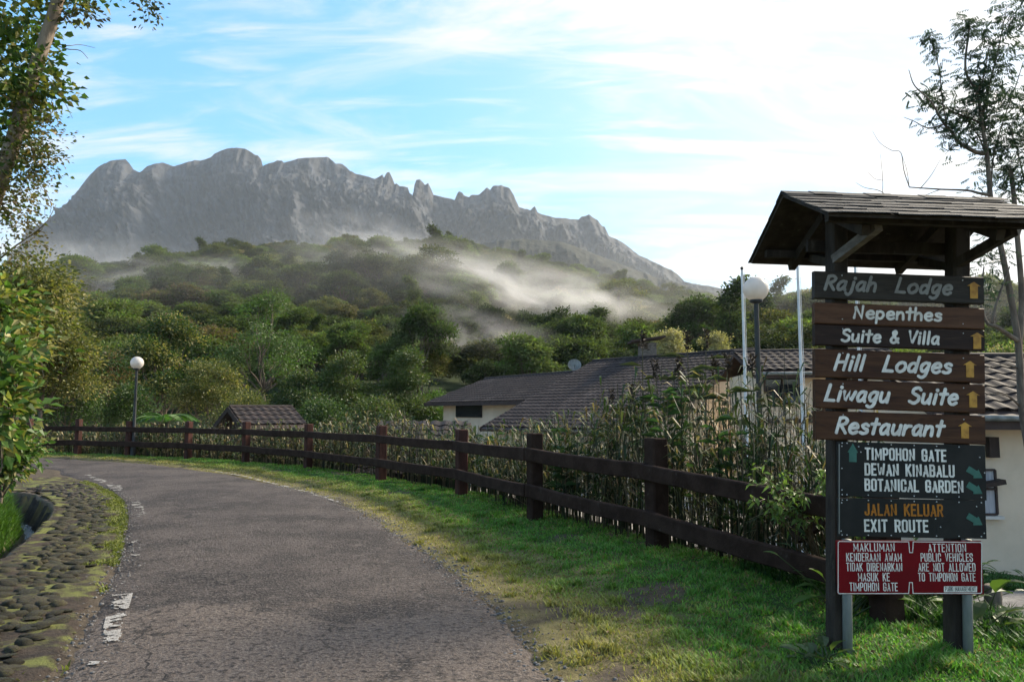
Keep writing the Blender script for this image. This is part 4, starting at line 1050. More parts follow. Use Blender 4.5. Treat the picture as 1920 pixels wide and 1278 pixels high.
TW, TC = 0.30, 0.34
def tile_mesh():
    nu = 7; V = []; F = []
    prof = [0.018 * math.cos(2 * math.pi * (k / (nu - 1))) + 0.018 for k in range(nu)]
    for r_, (y, z) in enumerate(((-.05, 0.0), (TC, .028), (TC, .004))):
        for k in range(nu): V.append([TW * (k / (nu - 1)) * 0.995, y, z + prof[k] + (0 if r_ < 2 else -.004)])
    for r_ in range(2):
        for k in range(nu - 1): F.append([r_ * nu + k, r_ * nu + k + 1, (r_ + 1) * nu + k + 1, (r_ + 1) * nu + k])
    return np.array(V), F
TV, TF = tile_mesh()
_tb = MB(); _tb.add(TV, TF); TILE = _tb.mesh('roof_tile', M['tile'], False)
def tile_roof(parent, PO, A, D, na, nd, keep=0, cut=None):
    """PO ridge corner (world), A unit vector along the ridge, D unit vector down the slope; individual tiles for the `keep` nearest ones"""
    A, D = np.asarray(A, float), np.asarray(D, float); A /= np.linalg.norm(A); D /= np.linalg.norm(D)
    Nn = np.cross(A, D); 
    if Nn[2] < 0: Nn = -Nn
    Rm = np.stack([A, D, Nn], 1); po = np.asarray(parent.matrix_world.translation if parent.parent is None else parent.parent.location)
    sp = []
    for i in range(na):
        for j in range(nd):
            if cut and not cut(i * TW, j * TC): continue
            sp.append(PO + A * (i * TW + (0.0)) + D * (j * TC) + Nn * .02)
    sp.sort(key=lambda p: -(p[2] + 3) + np.linalg.norm(p[:2]) * .25)
    mb = MB()
    M3 = Matrix(Rm.tolist()).to_4x4()
    for k, p in enumerate(sp):
        if k < keep:
            o = link('roof_tile', TILE, parent); o.matrix_basis = Matrix.Translation(Vector(p - OFF[parent.name])) @ M3
        else: mb.add(TV @ Rm.T + p - OFF[parent.name], TF)
    if mb.v: tag(mb.build('roof_tiles_beyond', M['tile'], parent), kind='stuff')
OFF = {}
def bld(name, label, cat, o):
    e = empty(name, o); tag(e, label, cat); OFF[e.name] = np.asarray(o, float); return e
def part(name, mb, mat, parent, sm=False):
    o = mb.build(name, mat, parent, sm); OFF[o.name] = OFF[parent.name]; return o
def quadslab(mb, P, th):
    P = [np.asarray(p, float) for p in P]
    n = np.cross(P[1] - P[0], P[3] - P[0]); n /= np.linalg.norm(n)
    if n[2] < 0: n = -n
    V = P + [p - n * th for p in P]
    mb.add(V, [[0, 1, 2, 3], [7, 6, 5, 4], [0, 4, 5, 1], [1, 5, 6, 2], [2, 6, 7, 3], [3, 7, 4, 0]])
def v3(xy, z): return np.array([xy[0], xy[1], z])

# main lodge: ridge A-B, long catslide roof towards the road; lower wing with ridge C-D
A_, B_ = at(1112, 678, 37.0), at(1415, 657, 30.0)
zr = (A_[2] + B_[2]) / 2; A_[2] = B_[2] = zr
dv = (B_ - A_)[:2]; Lr = np.linalg.norm(dv); dv /= Lr; nv = np.array([dv[1], -dv[0]])          # towards the camera, down the front slope
if nv[1] > 0: nv = -nv
gz = G1(A_[0], A_[1])
lodge = bld('lodge', 'long cream lodge under a brown tiled catslide roof with a chimney', 'building', (A_[0], A_[1], gz))
OL = OFF['lodge']
run, pitch = 7.0, math.tan(R(24.5))
mb = MB(); a0, b0 = A_[:2], B_[:2]
quadslab(mb, [v3(a0, zr), v3(b0, zr), v3(b0 + nv * run, zr - run * pitch), v3(a0 + nv * run, zr - run * pitch)], .12)
quadslab(mb, [v3(b0, zr - .003), v3(a0, zr - .003), v3(a0 - nv * 4.5, zr - 4.5 * pitch), v3(b0 - nv * 4.5, zr - 4.5 * pitch)], .12)
mb.v = [v - OL for v in mb.v]
rf = part('roof', mb, M['trim'], lodge)
Ds = np.array([nv[0], nv[1], -pitch]); Ds /= np.linalg.norm(Ds)
tile_roof(rf, v3(a0, zr), v3(dv, 0), Ds, int(Lr / TW), int(run / math.cos(R(24.5)) / TC), 150)
rdg = MB(); rdg.tube(np.linspace(v3(a0, zr + .03) - OL, v3(b0, zr + .03) - OL, 12), .10, 8); part('ridge_cap', rdg, M['tile'], rf)
mb = MB(); ew = [a0 + nv * (run - .8) + dv * .25, b0 + nv * (run - .8) - dv * .25, b0 - nv * 4.0 - dv * .25, a0 - nv * 4.0 + dv * .25]
hz = [zr - (run - .8) * pitch - .2, zr - (run - .8) * pitch - .2, zr - 4 * pitch - .2, zr - 4 * pitch - .2]
V = [v3(p, gz - 1.5) - OL for p in ew] + [v3(p, h) - OL for p, h in zip(ew, hz)] + [v3(a0 + dv * .25, zr - .2) - OL, v3(b0 - dv * .25, zr - .2) - OL]
mb.add(V, [[0, 1, 5, 4], [1, 2, 6, 9, 5], [2, 3, 7, 6], [3, 0, 4, 8, 7]]); part('wall', mb, M['cream'], lodge)
mb = MB()
for (p, q_) in ((a0, a0 + nv * run), (b0, b0 + nv * run)):
    mb.beam(v3(p, zr - .04) - OL, v3(q_, zr - .04 - run * pitch) - OL, .05, .22)
part('bargeboard', mb, M['trim'], lodge) if False else None
for (p, q_) in ((a0 - dv * .03, a0 - dv * .03 + nv * run), (b0 + dv * .03, b0 + dv * .03 + nv * run)):
    mb = MB(); mb.beam(v3(p, zr - .05) - OL, v3(q_, zr - .05 - run * pitch) - OL, .05, .2); part('bargeboard', mb, M['trim'], lodge)
# white gable end seen beside the ridge
mb = MB(); mb.add([v3(b0 + dv * .01, zr - .25) - OL, v3(b0 + dv * .01 + nv * 1.2, zr - 1.2 * pitch - .25) - OL, v3(b0 + dv * .01 - nv * 1.2, zr - 1.2 * pitch - .25) - OL], [[0, 1, 2]]); part('gable_panel', mb, M['frame_white'], lodge)
# chimney on the back slope
cpos = a0 + dv * (Lr * .30) - nv * .9
mb = MB(); mb.box(v3(cpos, zr + .15) - OL, (.75, .75, 1.3)); ch = part('chimney', mb, M['pale_wood'], lodge)
mb = MB(); quadslab(mb, [v3(cpos, zr + .98) - OL + np.array([-.85, -.7, -.1]), v3(cpos, zr + .98) - OL + np.array([.75, -.7, .12]), v3(cpos, zr + .98) - OL + np.array([.75, .7, .12]), v3(cpos, zr + .98) - OL + np.array([-.85, .7, -.1])], .09); part('chimney_cap', mb, M['trim'], ch)
# lower wing
C_, D_ = at(912, 711, 45.6), at(1085, 697, 37.6); zw = (C_[2] + D_[2]) / 2; c0, d0 = C_[:2], D_[:2]
dw = (d0 - c0); Lw = np.linalg.norm(dw); dw /= Lw; nw = np.array([dw[1], -dw[0]]); nw = -nw if nw[1] > 0 else nw
runw = 3.5; pw = math.tan(R(23)); c1 = c0 - dw * .2; d1 = d0 + dw * 1.6
mb = MB()
quadslab(mb, [v3(c1, zw), v3(d1, zw), v3(d1 + nw * runw, zw - runw * pw), v3(c1 + nw * runw - dw * 1.2, zw - runw * pw)], .12)
quadslab(mb, [v3(d1, zw - .003), v3(c1, zw - .003), v3(c1 - nw * runw, zw - runw * pw), v3(d1 - nw * runw, zw - runw * pw)], .12)
mb.v = [v - OL for v in mb.v]
rf2 = part('roof', mb, M['trim'], lodge)
Dw = np.array([nw[0], nw[1], -pw]); Dw /= np.linalg.norm(Dw)
tile_roof(rf2, v3(c1 - dw * 1.2, zw), v3(dw, 0), Dw, int((Lw + 3.0) / TW), int(runw / math.cos(R(23)) / TC), 120, cut=lambda a, s_: a > 1.2 - s_ * 1.2 / (runw / math.cos(R(23))))
mb = MB(); mb.tube(np.linspace(v3(c1, zw + .03) - OL, v3(d1, zw + .03) - OL, 10), .09, 8); part('ridge_cap', mb, M['tile'], rf2)
mb = MB(); mb.beam(v3(c1 + nw * runw - dw * 1.2, zw - runw * pw - .06) - OL, v3(d1 + nw * runw, zw - runw * pw - .06) - OL, .05, .2); part('fascia', mb, M['trim'], lodge)
ew = [c1 + nw * (runw - .7), d1 + nw * (runw - .7), d1 - nw * 3, c1 - nw * 3]
V = [v3(p, gz - 2.5) - OL for p in ew] + [v3(p, zw - runw * pw + .1) - OL for p in ew] + [v3(c1 + dw * .01, zw - .2) - OL, v3(d1, zw - .2) - OL]
mb = MB(); mb.add(V, [[0, 1, 5, 4], [1, 2, 6, 9, 5], [2, 3, 7, 6], [3, 0, 4, 8, 7]]); part('wall', mb, M['cream'], lodge)
mb = MB(); mb.box(v3(c1 + nw * (runw - .66) + dw * 3.2, zw - runw * pw - .45) - OL, (3.0, .06, .7), np.stack([v3(dw, 0), v3(-nw, 0), np.array([0, 0, 1.])], 1)); part('window', mb, M['glass'], lodge)

dish_p = at(1077, 686, 37.3)
dish = empty('satellite_dish', (dish_p[0], dish_p[1], dish_p[2] - .35)); tag(dish, 'small grey satellite dish fixed on the tiled ridge', 'dish')
mb = MB(); prof = [(0.02, 0.0), (.14, .02), (.26, .07), (.34, .13)]; mb.lathe(prof, sides=18)
vv = np.concatenate(mb.v); c, s = math.cos(R(62)), math.sin(R(62)); mb.v = [np.stack([vv[:, 0], vv[:, 1] * c - vv[:, 2] * s, vv[:, 1] * s + vv[:, 2] * c + .35], 1)]
mb.build('reflector', M['pipe'], dish, True)
mb = MB(); mb.tube([(0, .05, -.25), (0, .05, .1), (0, 0, .33)], .02, 6); mb.build('mast', M['black_metal'], dish)
mb = MB(); mb.tube([(0, 0, .2), (0, -.2, .28), (0, -.3, .42)], .012, 5); mb.build('feed_arm', M['black_metal'], dish)

# right wing, a separate cottage with an open awning window
RY = 24.0
E0, E1 = at(1425, 699, RY), at(1530, 694.5, RY); ez = E0[2]
wing = bld('cottage', 'cream cottage with brown tiled roof and open dark window behind the reeds', 'building', (E0[0], RY, G1(E0[0], RY)))
OW = OFF['cottage']; x0, x1 = E0[0] - .2, 13.2; rr_ = 2.1; pr_ = math.tan(R(21))
mb = MB(); quadslab(mb, [np.array([x0, RY, ez]), np.array([x1, RY, ez + .08]), np.array([x1, RY + rr_, ez + rr_ * pr_ + .08]), np.array([x0, RY + rr_, ez + rr_ * pr_])], .12)
quadslab(mb, [np.array([x0, RY + rr_, ez + rr_ * pr_ - .003]), np.array([x1, RY + rr_, ez + rr_ * pr_ + .077]), np.array([x1, RY + 2 * rr_, ez + .05]), np.array([x0, RY + 2 * rr_, ez])], .12)
mb.v = [v - OW for v in mb.v]; rf = part('roof', mb, M['trim'], wing)
tile_roof(rf, np.array([x0, RY + rr_, ez + rr_ * pr_]), (1, 0, .015), (0, -1, -pr_), int((x1 - x0) / TW), int(rr_ / math.cos(R(21)) / TC), 130)
mb = MB(); mb.tube(np.linspace(np.array([x0, RY + rr_, ez + rr_ * pr_ + .03]) - OW, np.array([x1, RY + rr_, ez + rr_ * pr_ + .11]) - OW, 9), .09, 8); part('ridge_cap', mb, M['tile'], rf)
mb = MB(); mb.beam(np.array([x0, RY - .03, ez - .08]) - OW, np.array([x1, RY - .03, ez]) - OW, .04, .2); part('fascia', mb, M['trim'], wing)
mb = MB(); mb.tube(np.linspace(np.array([x0, RY - .10, ez - .03]) - OW, np.array([x1, RY - .10, ez + .03]) - OW, 6), .05, 8); part('gutter', mb, M['pipe'], wing, True)
wy = RY + .55; gzw = G1(E0[0], wy) - 1
mb = MB(); mb.add([np.array(p) - OW for p in ((x0 + .3, wy, gzw), (x1 - .3, wy, gzw), (x1 - .3, wy, ez + .12), (x0 + .3, wy, ez + .1), (x0 + .3, wy + 3.2, gzw), (x1 - .3, wy + 3.2, gzw), (x1 - .3, wy + 3.2, ez), (x0 + .3, wy + 3.2, ez))], [[0, 1, 2, 3], [1, 5, 6, 2], [4, 0, 3, 7], [5, 4, 7, 6]]); part('wall', mb, M['cream'], wing)
wa, wb = at(1432, 706, wy), at(1500, 757, wy)
mb = MB(); mb.box(np.array([(wa[0] + wb[0]) / 2, wy - .02, (wa[2] + wb[2]) / 2]) - OW, (wb[0] - wa[0], .05, wa[2] - wb[2])); wnd = part('window', mb, M['glass'], wing)
for (a, b) in (((wa[0], wa[2]), (wb[0], wa[2])), ((wa[0], wb[2]), (wb[0], wb[2])), ((wa[0], wb[2]), (wa[0], wa[2])), ((wb[0], wb[2]), (wb[0], wa[2])), (((wa[0] + wb[0]) / 2, wb[2]), ((wa[0] + wb[0]) / 2, wa[2]))):
    mb = MB(); mb.beam(np.array([a[0], wy - .06, a[1]]) - OW, np.array([b[0], wy - .06, b[1]]) - OW, .05, .06, up=(0, 1, 0)); part('frame', mb, M['trim'], wnd)
mb = MB(); quadslab(mb, [np.array([wb[0] - .62, wy - .10, wa[2] - .25]) - OW, np.array([wb[0] - .05, wy - .10, wa[2] - .25]) - OW, np.array([wb[0] - .05, wy - .45, wb[2] + .05]) - OW, np.array([wb[0] - .62, wy - .45, wb[2] + .05]) - OW], .03); part('open_pane', mb, M['glass'], wnd)
mb = MB(); mb.box(np.array([(x0 + x1) / 2, wy - .05, wb[2] - .55]) - OW, (x1 - x0 - .6, .08, .14)); part('sill_band', mb, M['trim'], wing)

# annex beside the lane
AY0 = 12.7
ann = bld('annex', 'cream annex with grey tiled roof and curtained window beside the gravel lane', 'building', (8.4, AY0, G1(8.4, AY0)))
OA = OFF['annex']; ax0, ax1 = 7.35, 14.5
ez = at(1870, 781, AY0 - .5)[2]; ar, ap = 2.7, math.tan(R(23))
mb = MB(); quadslab(mb, [np.array([ax0 - .4, AY0 - .5, ez]), np.array([ax1, AY0 - .5, ez]), np.array([ax1, AY0 - .5 + ar, ez + ar * ap]), np.array([ax0 - .4, AY0 - .5 + ar, ez + ar * ap])], .10)
quadslab(mb, [np.array([ax0 - .4, AY0 - .5 + ar, ez + ar * ap - .003]), np.array([ax1, AY0 - .5 + ar, ez + ar * ap - .003]), np.array([ax1, AY0 - .5 + 2 * ar, ez]), np.array([ax0 - .4, AY0 - .5 + 2 * ar, ez])], .10)
mb.v = [v - OA for v in mb.v]; rf = part('roof', mb, M['trim'], ann)
tile_roof(rf, np.array([ax0 - .4, AY0 - .5 + ar, ez + ar * ap]), (1, 0, 0), (0, -1, -ap), int((ax1 - ax0 + .4) / TW), int(ar / math.cos(R(23)) / TC), 120)
mb = MB(); mb.tube(np.linspace(np.array([ax0 - .4, AY0 - .5 + ar, ez + ar * ap + .02]) - OA, np.array([ax1, AY0 - .5 + ar, ez + ar * ap + .02]) - OA, 9), .09, 8); part('ridge_cap', mb, M['tile'], rf)
mb = MB(); mb.beam(np.array([ax0 - .4, AY0 - .53, ez - .10]) - OA, np.array([ax1, AY0 - .53, ez - .10]) - OA, .04, .22); part('fascia', mb, M['trim'], ann)
mb = MB(); mb.tube(np.linspace(np.array([ax0 - .4, AY0 - .60, ez - .02]) - OA, np.array([ax1, AY0 - .60, ez - .05]) - OA, 6), .05, 8); part('gutter', mb, M['pipe'], ann, True)
gza = G1(8.4, AY0) - .8
V = [np.array(p) - OA for p in ((ax0, AY0, gza), (ax1 - .4, AY0, gza), (ax1 - .4, AY0, ez + .1), (ax0, AY0, ez + .1), (ax0, AY0 + 4.4, gza), (ax1 - .4, AY0 + 4.4, gza), (ax1 - .4, AY0 + 4.4, ez + .1), (ax0, AY0 + 4.4, ez + .1), (ax0, AY0 + 2.2, ez + 2.2 * ap), (ax1 - .4, AY0 + 2.2, ez + 2.2 * ap))]
mb = MB(); mb.add(V, [[0, 1, 2, 3], [1, 5, 6, 9, 2], [4, 0, 3, 8, 7], [5, 4, 7, 6]]); part('wall', mb, M['cream'], ann)
wa, wb = at(1800, 880, AY0), at(1867, 963, AY0)
mb = MB(); mb.box(np.array([(wa[0] + wb[0]) / 2, AY0 - .015, (wa[2] + wb[2]) / 2]) - OA, (wb[0] - wa[0], .03, wa[2] - wb[2])); wnd = part('window', mb, M['curtain'], ann)
for (a, b) in (((wa[0], wa[2]), (wb[0], wa[2])), ((wa[0], wb[2]), (wb[0], wb[2])), ((wb[0], wb[2]), (wb[0], wa[2])), ((wa[0], (wa[2] + wb[2]) / 2 + .05), (wb[0], (wa[2] + wb[2]) / 2 + .05))):
    mb = MB(); mb.beam(np.array([a[0], AY0 - .04, a[1]]) - OA, np.array([b[0], AY0 - .04, b[1]]) - OA, .035, .04, up=(0, 1, 0)); part('frame', mb, M['trim'], wnd)
mb = MB(); mb.box(np.array([(wa[0] + wb[0]) / 2, AY0 - .05, wb[2] - .05]) - OA, (wb[0] - wa[0] + .15, .12, .05)); part('sill', mb, M['frame_white'], wnd)
ca, cb = at(1840, 918, AY0 - .3), at(1893, 904, AY0 - .3)
mb = MB(); mb.beam(np.array([ca[0] - .2, AY0 - .12, ca[2]]) - OA, np.array([cb[0], AY0 - .12, cb[2]]) - OA, .2, .075); part('window_hood', mb, M['plank_wall'], ann)
mb = MB(); mb.box(at(1861, 838, AY0 - .1) - OA, (.16, .12, .34)); part('wall_box', mb, M['plank_wall'], ann)

# little gabled hut behind the bend
hr0, hr1 = at(430, 763.5, 27.0), at(548, 771, 28.6); hr1[2] = hr0[2] - .02
dh = (hr1 - hr0)[:2]; Lh = np.linalg.norm(dh); dh /= Lh; nh = np.array([dh[1], -dh[0]]); nh = -nh if nh[1] > 0 else nh
hut = bld('hut', 'small brown hut with a tiled gable roof behind the fence at the bend', 'hut', (hr0[0], hr0[1], G1(hr0[0], hr0[1])))
OH = OFF['hut']; hw, hp = 1.45, math.tan(R(27)); zh = hr0[2]; h0, h1 = hr0[:2], hr1[:2]
mb = MB(); quadslab(mb, [v3(h0, zh), v3(h1, zh), v3(h1 + nh * hw, zh - hw * hp), v3(h0 + nh * hw, zh - hw * hp)], .08)
quadslab(mb, [v3(h1, zh - .003), v3(h0, zh - .003), v3(h0 - nh * hw, zh - hw * hp), v3(h1 - nh * hw, zh - hw * hp)], .08)
mb.v = [v - OH for v in mb.v]; rf = part('roof', mb, M['trim'], hut)
Dh = np.array([nh[0], nh[1], -hp]); tile_roof(rf, v3(h0, zh), v3(dh, 0), Dh, int(Lh / TW), int(hw / math.cos(R(27)) / TC), 60)
mb = MB(); mb.tube(np.linspace(v3(h0, zh + .03) - OH, v3(h1, zh + .03) - OH, 6), .07, 8); part('ridge_cap', mb, M['tile'], rf)
for sg in (1, -1):
    mb = MB(); mb.beam(v3(h0 - dh * .04, zh - .06) - OH, v3(h0 - dh * .04 + nh * sg * (hw + .05), zh - .06 - (hw + .05) * hp) - OH, .05, .18); part('bargeboard', mb, M['plank_wall'], hut)
ew = [h0 + dh * .35 + nh * 1.1, h1 - dh * .3 + nh * 1.1, h1 - dh * .3 - nh * 1.1, h0 + dh * .35 - nh * 1.1]; gzh = G1(*hr0[:2]) - .6
V = [v3(p, gzh) - OH for p in ew] + [v3(p, zh - 1.1 * hp - .1) - OH for p in ew] + [v3(h0 + dh * .35, zh - .1) - OH, v3(h1 - dh * .3, zh - .1) - OH]
mb = MB(); mb.add(V, [[0, 1, 5, 4], [1, 2, 6, 9, 5], [2, 3, 7, 6], [3, 0, 4, 8, 7]]); part('wall', mb, M['plank_wall'], hut)

# low outbuilding whose roof shows through the fence
lo0, lo1 = at(775, 792, 20.5), at(876, 790, 20.5); zl = lo0[2]
shed = bld('shed', 'low shed roof of dark tiles seen through the fence and reeds', 'shed', (lo0[0], 20.5, G1(lo0[0], 20.5)))
OS = OFF['shed']; sw, sp_ = 3.2, math.tan(R(20)); sx0, sx1 = lo0[0] - .9, lo1[0] + .1
mb = MB(); quadslab(mb, [np.array([sx0, 20.5, zl]), np.array([sx1, 20.5, zl]), np.array([sx1, 20.5 - sw, zl - sw * sp_]), np.array([sx0, 20.5 - sw, zl - sw * sp_])], .1)
quadslab(mb, [np.array([sx1, 20.5, zl - .003]), np.array([sx0, 20.5, zl - .003]), np.array([sx0, 22.5, zl - 2 * sp_]), np.array([sx1, 22.5, zl - 2 * sp_])], .1)
mb.v = [v - OS for v in mb.v]; rf = part('roof', mb, M['trim'], shed)
tile_roof(rf, np.array([sx0, 20.5, zl]), (1, 0, 0), (0, -1, -sp_), int((sx1 - sx0) / TW), int(sw / math.cos(R(20)) / TC), 90)
mb = MB(); gs = G1(sx0, 19) - .6
mb.add([np.array(p) - OS for p in ((sx0 + .2, 17.9, gs), (sx1 - .2, 17.9, gs), (sx1 - .2, 17.9, zl - 2.6 * sp_ - .13), (sx0 + .2, 17.9, zl - 2.6 * sp_ - .13), (sx0 + .2, 22, gs), (sx1 - .2, 22, gs), (sx1 - .2, 22, zl - 1.5 * sp_ - .13), (sx0 + .2, 22, zl - 1.5 * sp_ - .13))], [[0, 1, 2, 3], [1, 5, 6, 2], [4, 0, 3, 7], [5, 4, 7, 6]]); part('wall', mb, M['plank_wall'], shed)

# ------------------------------------------------------------------ lamps and poles
def lamp(px, py, Y, label):
    c = at(px, py, Y); gz_ = G1(c[0], c[1])
    o = empty('globe_lamp', (c[0], c[1], gz_)); tag(o, label, 'street lamp')
    H = c[2] - gz_
    mb = MB(); mb.lathe([(.09, -.1), (.09, .35), (.055, .42), (.042, H * .6), (.038, H - .21)], sides=14); mb.build('pole', M['black_metal'], o, True)
    mb = MB(); mb.lathe([(.038, H - .24), (.10, H - .215), (.105, H - .175), (.07, H - .168)], sides=18); mb.build('collar', M['black_metal'], o, True)
    a = np.linspace(-math.pi / 2, math.pi / 2, 18)
    mb = MB(); mb.lathe([(.2 * math.cos(t), H + .2 * math.sin(t)) for t in a], sides=32); mb.build('globe', M['globe'], o, True)
    return o
lamp(257, 680, 23.9, 'white globe lamp on a slim black pole behind the bend of the fence')
lamp(1417, 542, 11.9, 'white globe lamp on a black pole beside the flagpoles')
for px, py, Y, lb in ((1391, 503, 14.0, 'slim white flagpole next to the globe lamp'), (1495, 491, 13.2, 'slim white flagpole between the globe lamp and the signpost'), (1602, 470, 14.2, 'slim white flagpole standing behind the signpost boards')):
    c = at(px, py, Y); g = G1(c[0], c[1]); H = c[2] - g
    o = empty('flagpole', (c[0], c[1], g)); tag(o, lb, 'flagpole')
    mb = MB(); mb.lathe([(.10, -.1), (.10, .12), (.036, .16), (.031, H * .5), (.022, H - .03)], sides=12); mb.build('pole', M['white_metal'], o, True)
    mb = MB(); mb.lathe([(.0, H + .035), (.028, H + .02), (.03, H), (.02, H - .03), (0, H - .03)], sides=12); mb.build('finial', M['black_metal'], o, True)
    mb = MB(); mb.tube([(.045, -.02, .9), (.04, -.03, H * .5), (.034, -.02, H - .06)], .004, 4); mb.build('halyard', M['white_metal'], o)
s0, s1 = at(57, 800, 26.2), at(67, 757, 26.2)
mb = MB(); mb.tube([s0 - s0, (s1 - s0) * .5, s1 - s0], [.05, .045, .04], 8); o = mb.build('stake', M['pale_wood'], None, True, loc=Vector((s0[0], s0[1], s0[2]))); tag(o, 'pale leaning stake behind the far end of the fence', 'stake')

# ------------------------------------------------------------------ vegetation
M['leaf'] = pm('tree_leaf', (1, 1, 1), (.72, .78, .66), 1.3, .5, tint=True, transl=.34, spec=.35)
M['leaf_far'] = pm('forest_leaf', (1.05, 1.0, 1.0), (.8, .78, .74), .35, .7, tint=True, transl=.3, spec=.15, orand=[(.6, .62, .6), (1.25, 1.2, 1.1), (.85, .85, .9), (1.75, 1.6, 1.35), (.7, .72, .72), (1.3, 1.15, 1.0)])
M['bark'] = pm('grey_brown_bark', (.17, .135, .10), (.09, .07, .055), 6.0, .9, .012, 24.0, stretch=(2, 2, .6), c3=(.20, .18, .15), s3=2.0, lo3=.58, hi3=.75)
M['bark_pale'] = pm('pale_mottled_bark', (.30, .235, .175), (.17, .125, .09), 5.0, .85, .01, 22.0, stretch=(2, 2, .8), c3=(.12, .10, .075), s3=3.0, lo3=.55, hi3=.72)
M['reed'] = pm('reed_leaf', (1, 1, 1), (.75, .75, .7), 4.0, .55, tint=True, transl=.3, spec=.3)
def rdir(r, n):
    v = r.normal(size=(n, 3)); return v / np.linalg.norm(v, axis=1)[:, None]
def clumps(mb, r, lobes, leaf, per, pal, accent=None, acc_p=0.0, rc=.3, width=.55, up=.35, spread=1.0, low=-.35, mi=0):
    """lobes: (cx,cy,cz, rx,ry,rz, number of leaf clumps)"""
    for (cx, cy, cz, rx, ry, rz, nc) in lobes:
        nc = int(nc); d = rdir(r, nc * 2); d = d[d[:, 2] > low][:nc]; nc = len(d)
        rad = r.uniform(.62, 1.02, nc) ** .6
        C = np.array([cx, cy, cz]) + d * rad[:, None] * np.array([rx, ry, rz])
        k = per
        cc = np.repeat(C, k, 0); dd = np.repeat(d, k, 0); n = len(cc)
        off = r.normal(size=(n, 3)) * rc * np.array([1, 1, .62]) * spread
        P = cc + off
        D = off / (rc + 1e-6) * .6 + dd * .5 + rdir(r, n) * .7 + np.array([0, 0, .1]); 
        U = dd * .5 + np.array([0, 0, up * 2]) + rdir(r, n) * .55
        L_ = leaf * r.uniform(.65, 1.3, n)
        base = np.array(pal)[r.integers(0, len(pal), nc)]
        if accent is not None:
            a = r.random(nc) < acc_p; base[a] = np.array(accent)[r.integers(0, len(accent), a.sum())]
        tint = np.repeat(base * r.uniform(.72, 1.28, (nc, 1)), k, 0) * r.uniform(.75, 1.25, (n, 1))
        mb.leaves(P, D, U, L_, L_ * width, tint, fold=.16, mi=mi, droop=.12)
def limb(r, a, b, n=6, sag=.12):
    a, b = np.asarray(a, float), np.asarray(b, float); L_ = np.linalg.norm(b - a); t = np.linspace(0, 1, n)[:, None]
    P = a + (b - a) * t + np.array([0, 0, 1]) * (np.sin(t * math.pi) * -sag * L_)
    P[1:-1] += r.normal(0, .03 * L_, (n - 2, 3)); return P
def woody(mb, r, height, r0, lobes, fork=.45, lean=(0, 0), z0=-.6):
    top = np.array([lean[0], lean[1], height * fork])
    tr = limb(r, (0, 0, z0), top, 7, 0); mb.tube(tr, np.linspace(r0, r0 * .7, 7), 8)
    for (cx, cy, cz, rx, ry, rz, nc) in lobes:
        e = np.array([cx, cy, cz - rz * .25]); st = tr[-1] * .9 + tr[-2] * .1
        br = limb(r, st, e, 6, .08); mb.tube(br, np.linspace(r0 * .5, r0 * .1, 6), 6)
        for _ in range(4):
            q = e + rdir(r, 1)[0] * np.array([rx, ry, rz]) * .75; mb.tube(limb(r, br[3] if _ % 2 else br[4], q, 4, .05), np.linspace(r0 * .16, r0 * .03, 4), 4)
def tree(name, label, cat, base, height, r0, lobes, leaf, per, pal, accent=None, acc_p=0., rc=.3, group=None, sd=1, mat='leaf', bark='bark', fork=.45, width=.55, low=-.35, up=.35, gz_=None):
    r = np.random.default_rng(sd); z = G1(base[0], base[1]) if gz_ is None else gz_
    o = empty(name, (base[0], base[1], z)); tag(o, label, cat, group)
    mb = MB(); woody(mb, r, height, r0, lobes, fork); mb.build('trunk', M[bark], o, True)
    mb = MB(); clumps(mb, r, lobes, leaf, per, pal, accent, acc_p, rc, width, low=low, up=up); mb.build('crown', M[mat], o)
    return o
def dome(r, R_, z, n, rl, flat=.7, k=60):
    L_ = []
    for i in range(n):
        a = 2.4 * i + r.uniform(-.3, .3); q = R_ * math.sqrt((i + .4) / n)
        rr = rl * r.uniform(.75, 1.2)
        L_.append((q * math.cos(a), q * math.sin(a), z + (1 - (q / R_) ** 2) * R_ * flat * r.uniform(.6, 1.1), rr, rr, rr * .72, k))
    return L_
DARK = [(.036, .070, .022), (.046, .085, .026), (.060, .100, .032)]
MID = [(.075, .115, .036), (.090, .130, .042), (.060, .095, .030)]
OLIVE = [(.095, .115, .032), (.075, .095, .028), (.12, .125, .042)]
YELL = [(.25, .235, .07), (.21, .215, .06), (.30, .25, .09)]  # yellow leaf tones, strengthened to paint sunlit highlights on the left trees
LITE = [(.09, .165, .035), (.11, .185, .045), (.075, .14, .03)]
PALE = [(.36, .31, .17), (.42, .36, .21), (.30, .27, .13)]
RUST = [(.17, .095, .055), (.20, .11, .06), (.13, .085, .045)]

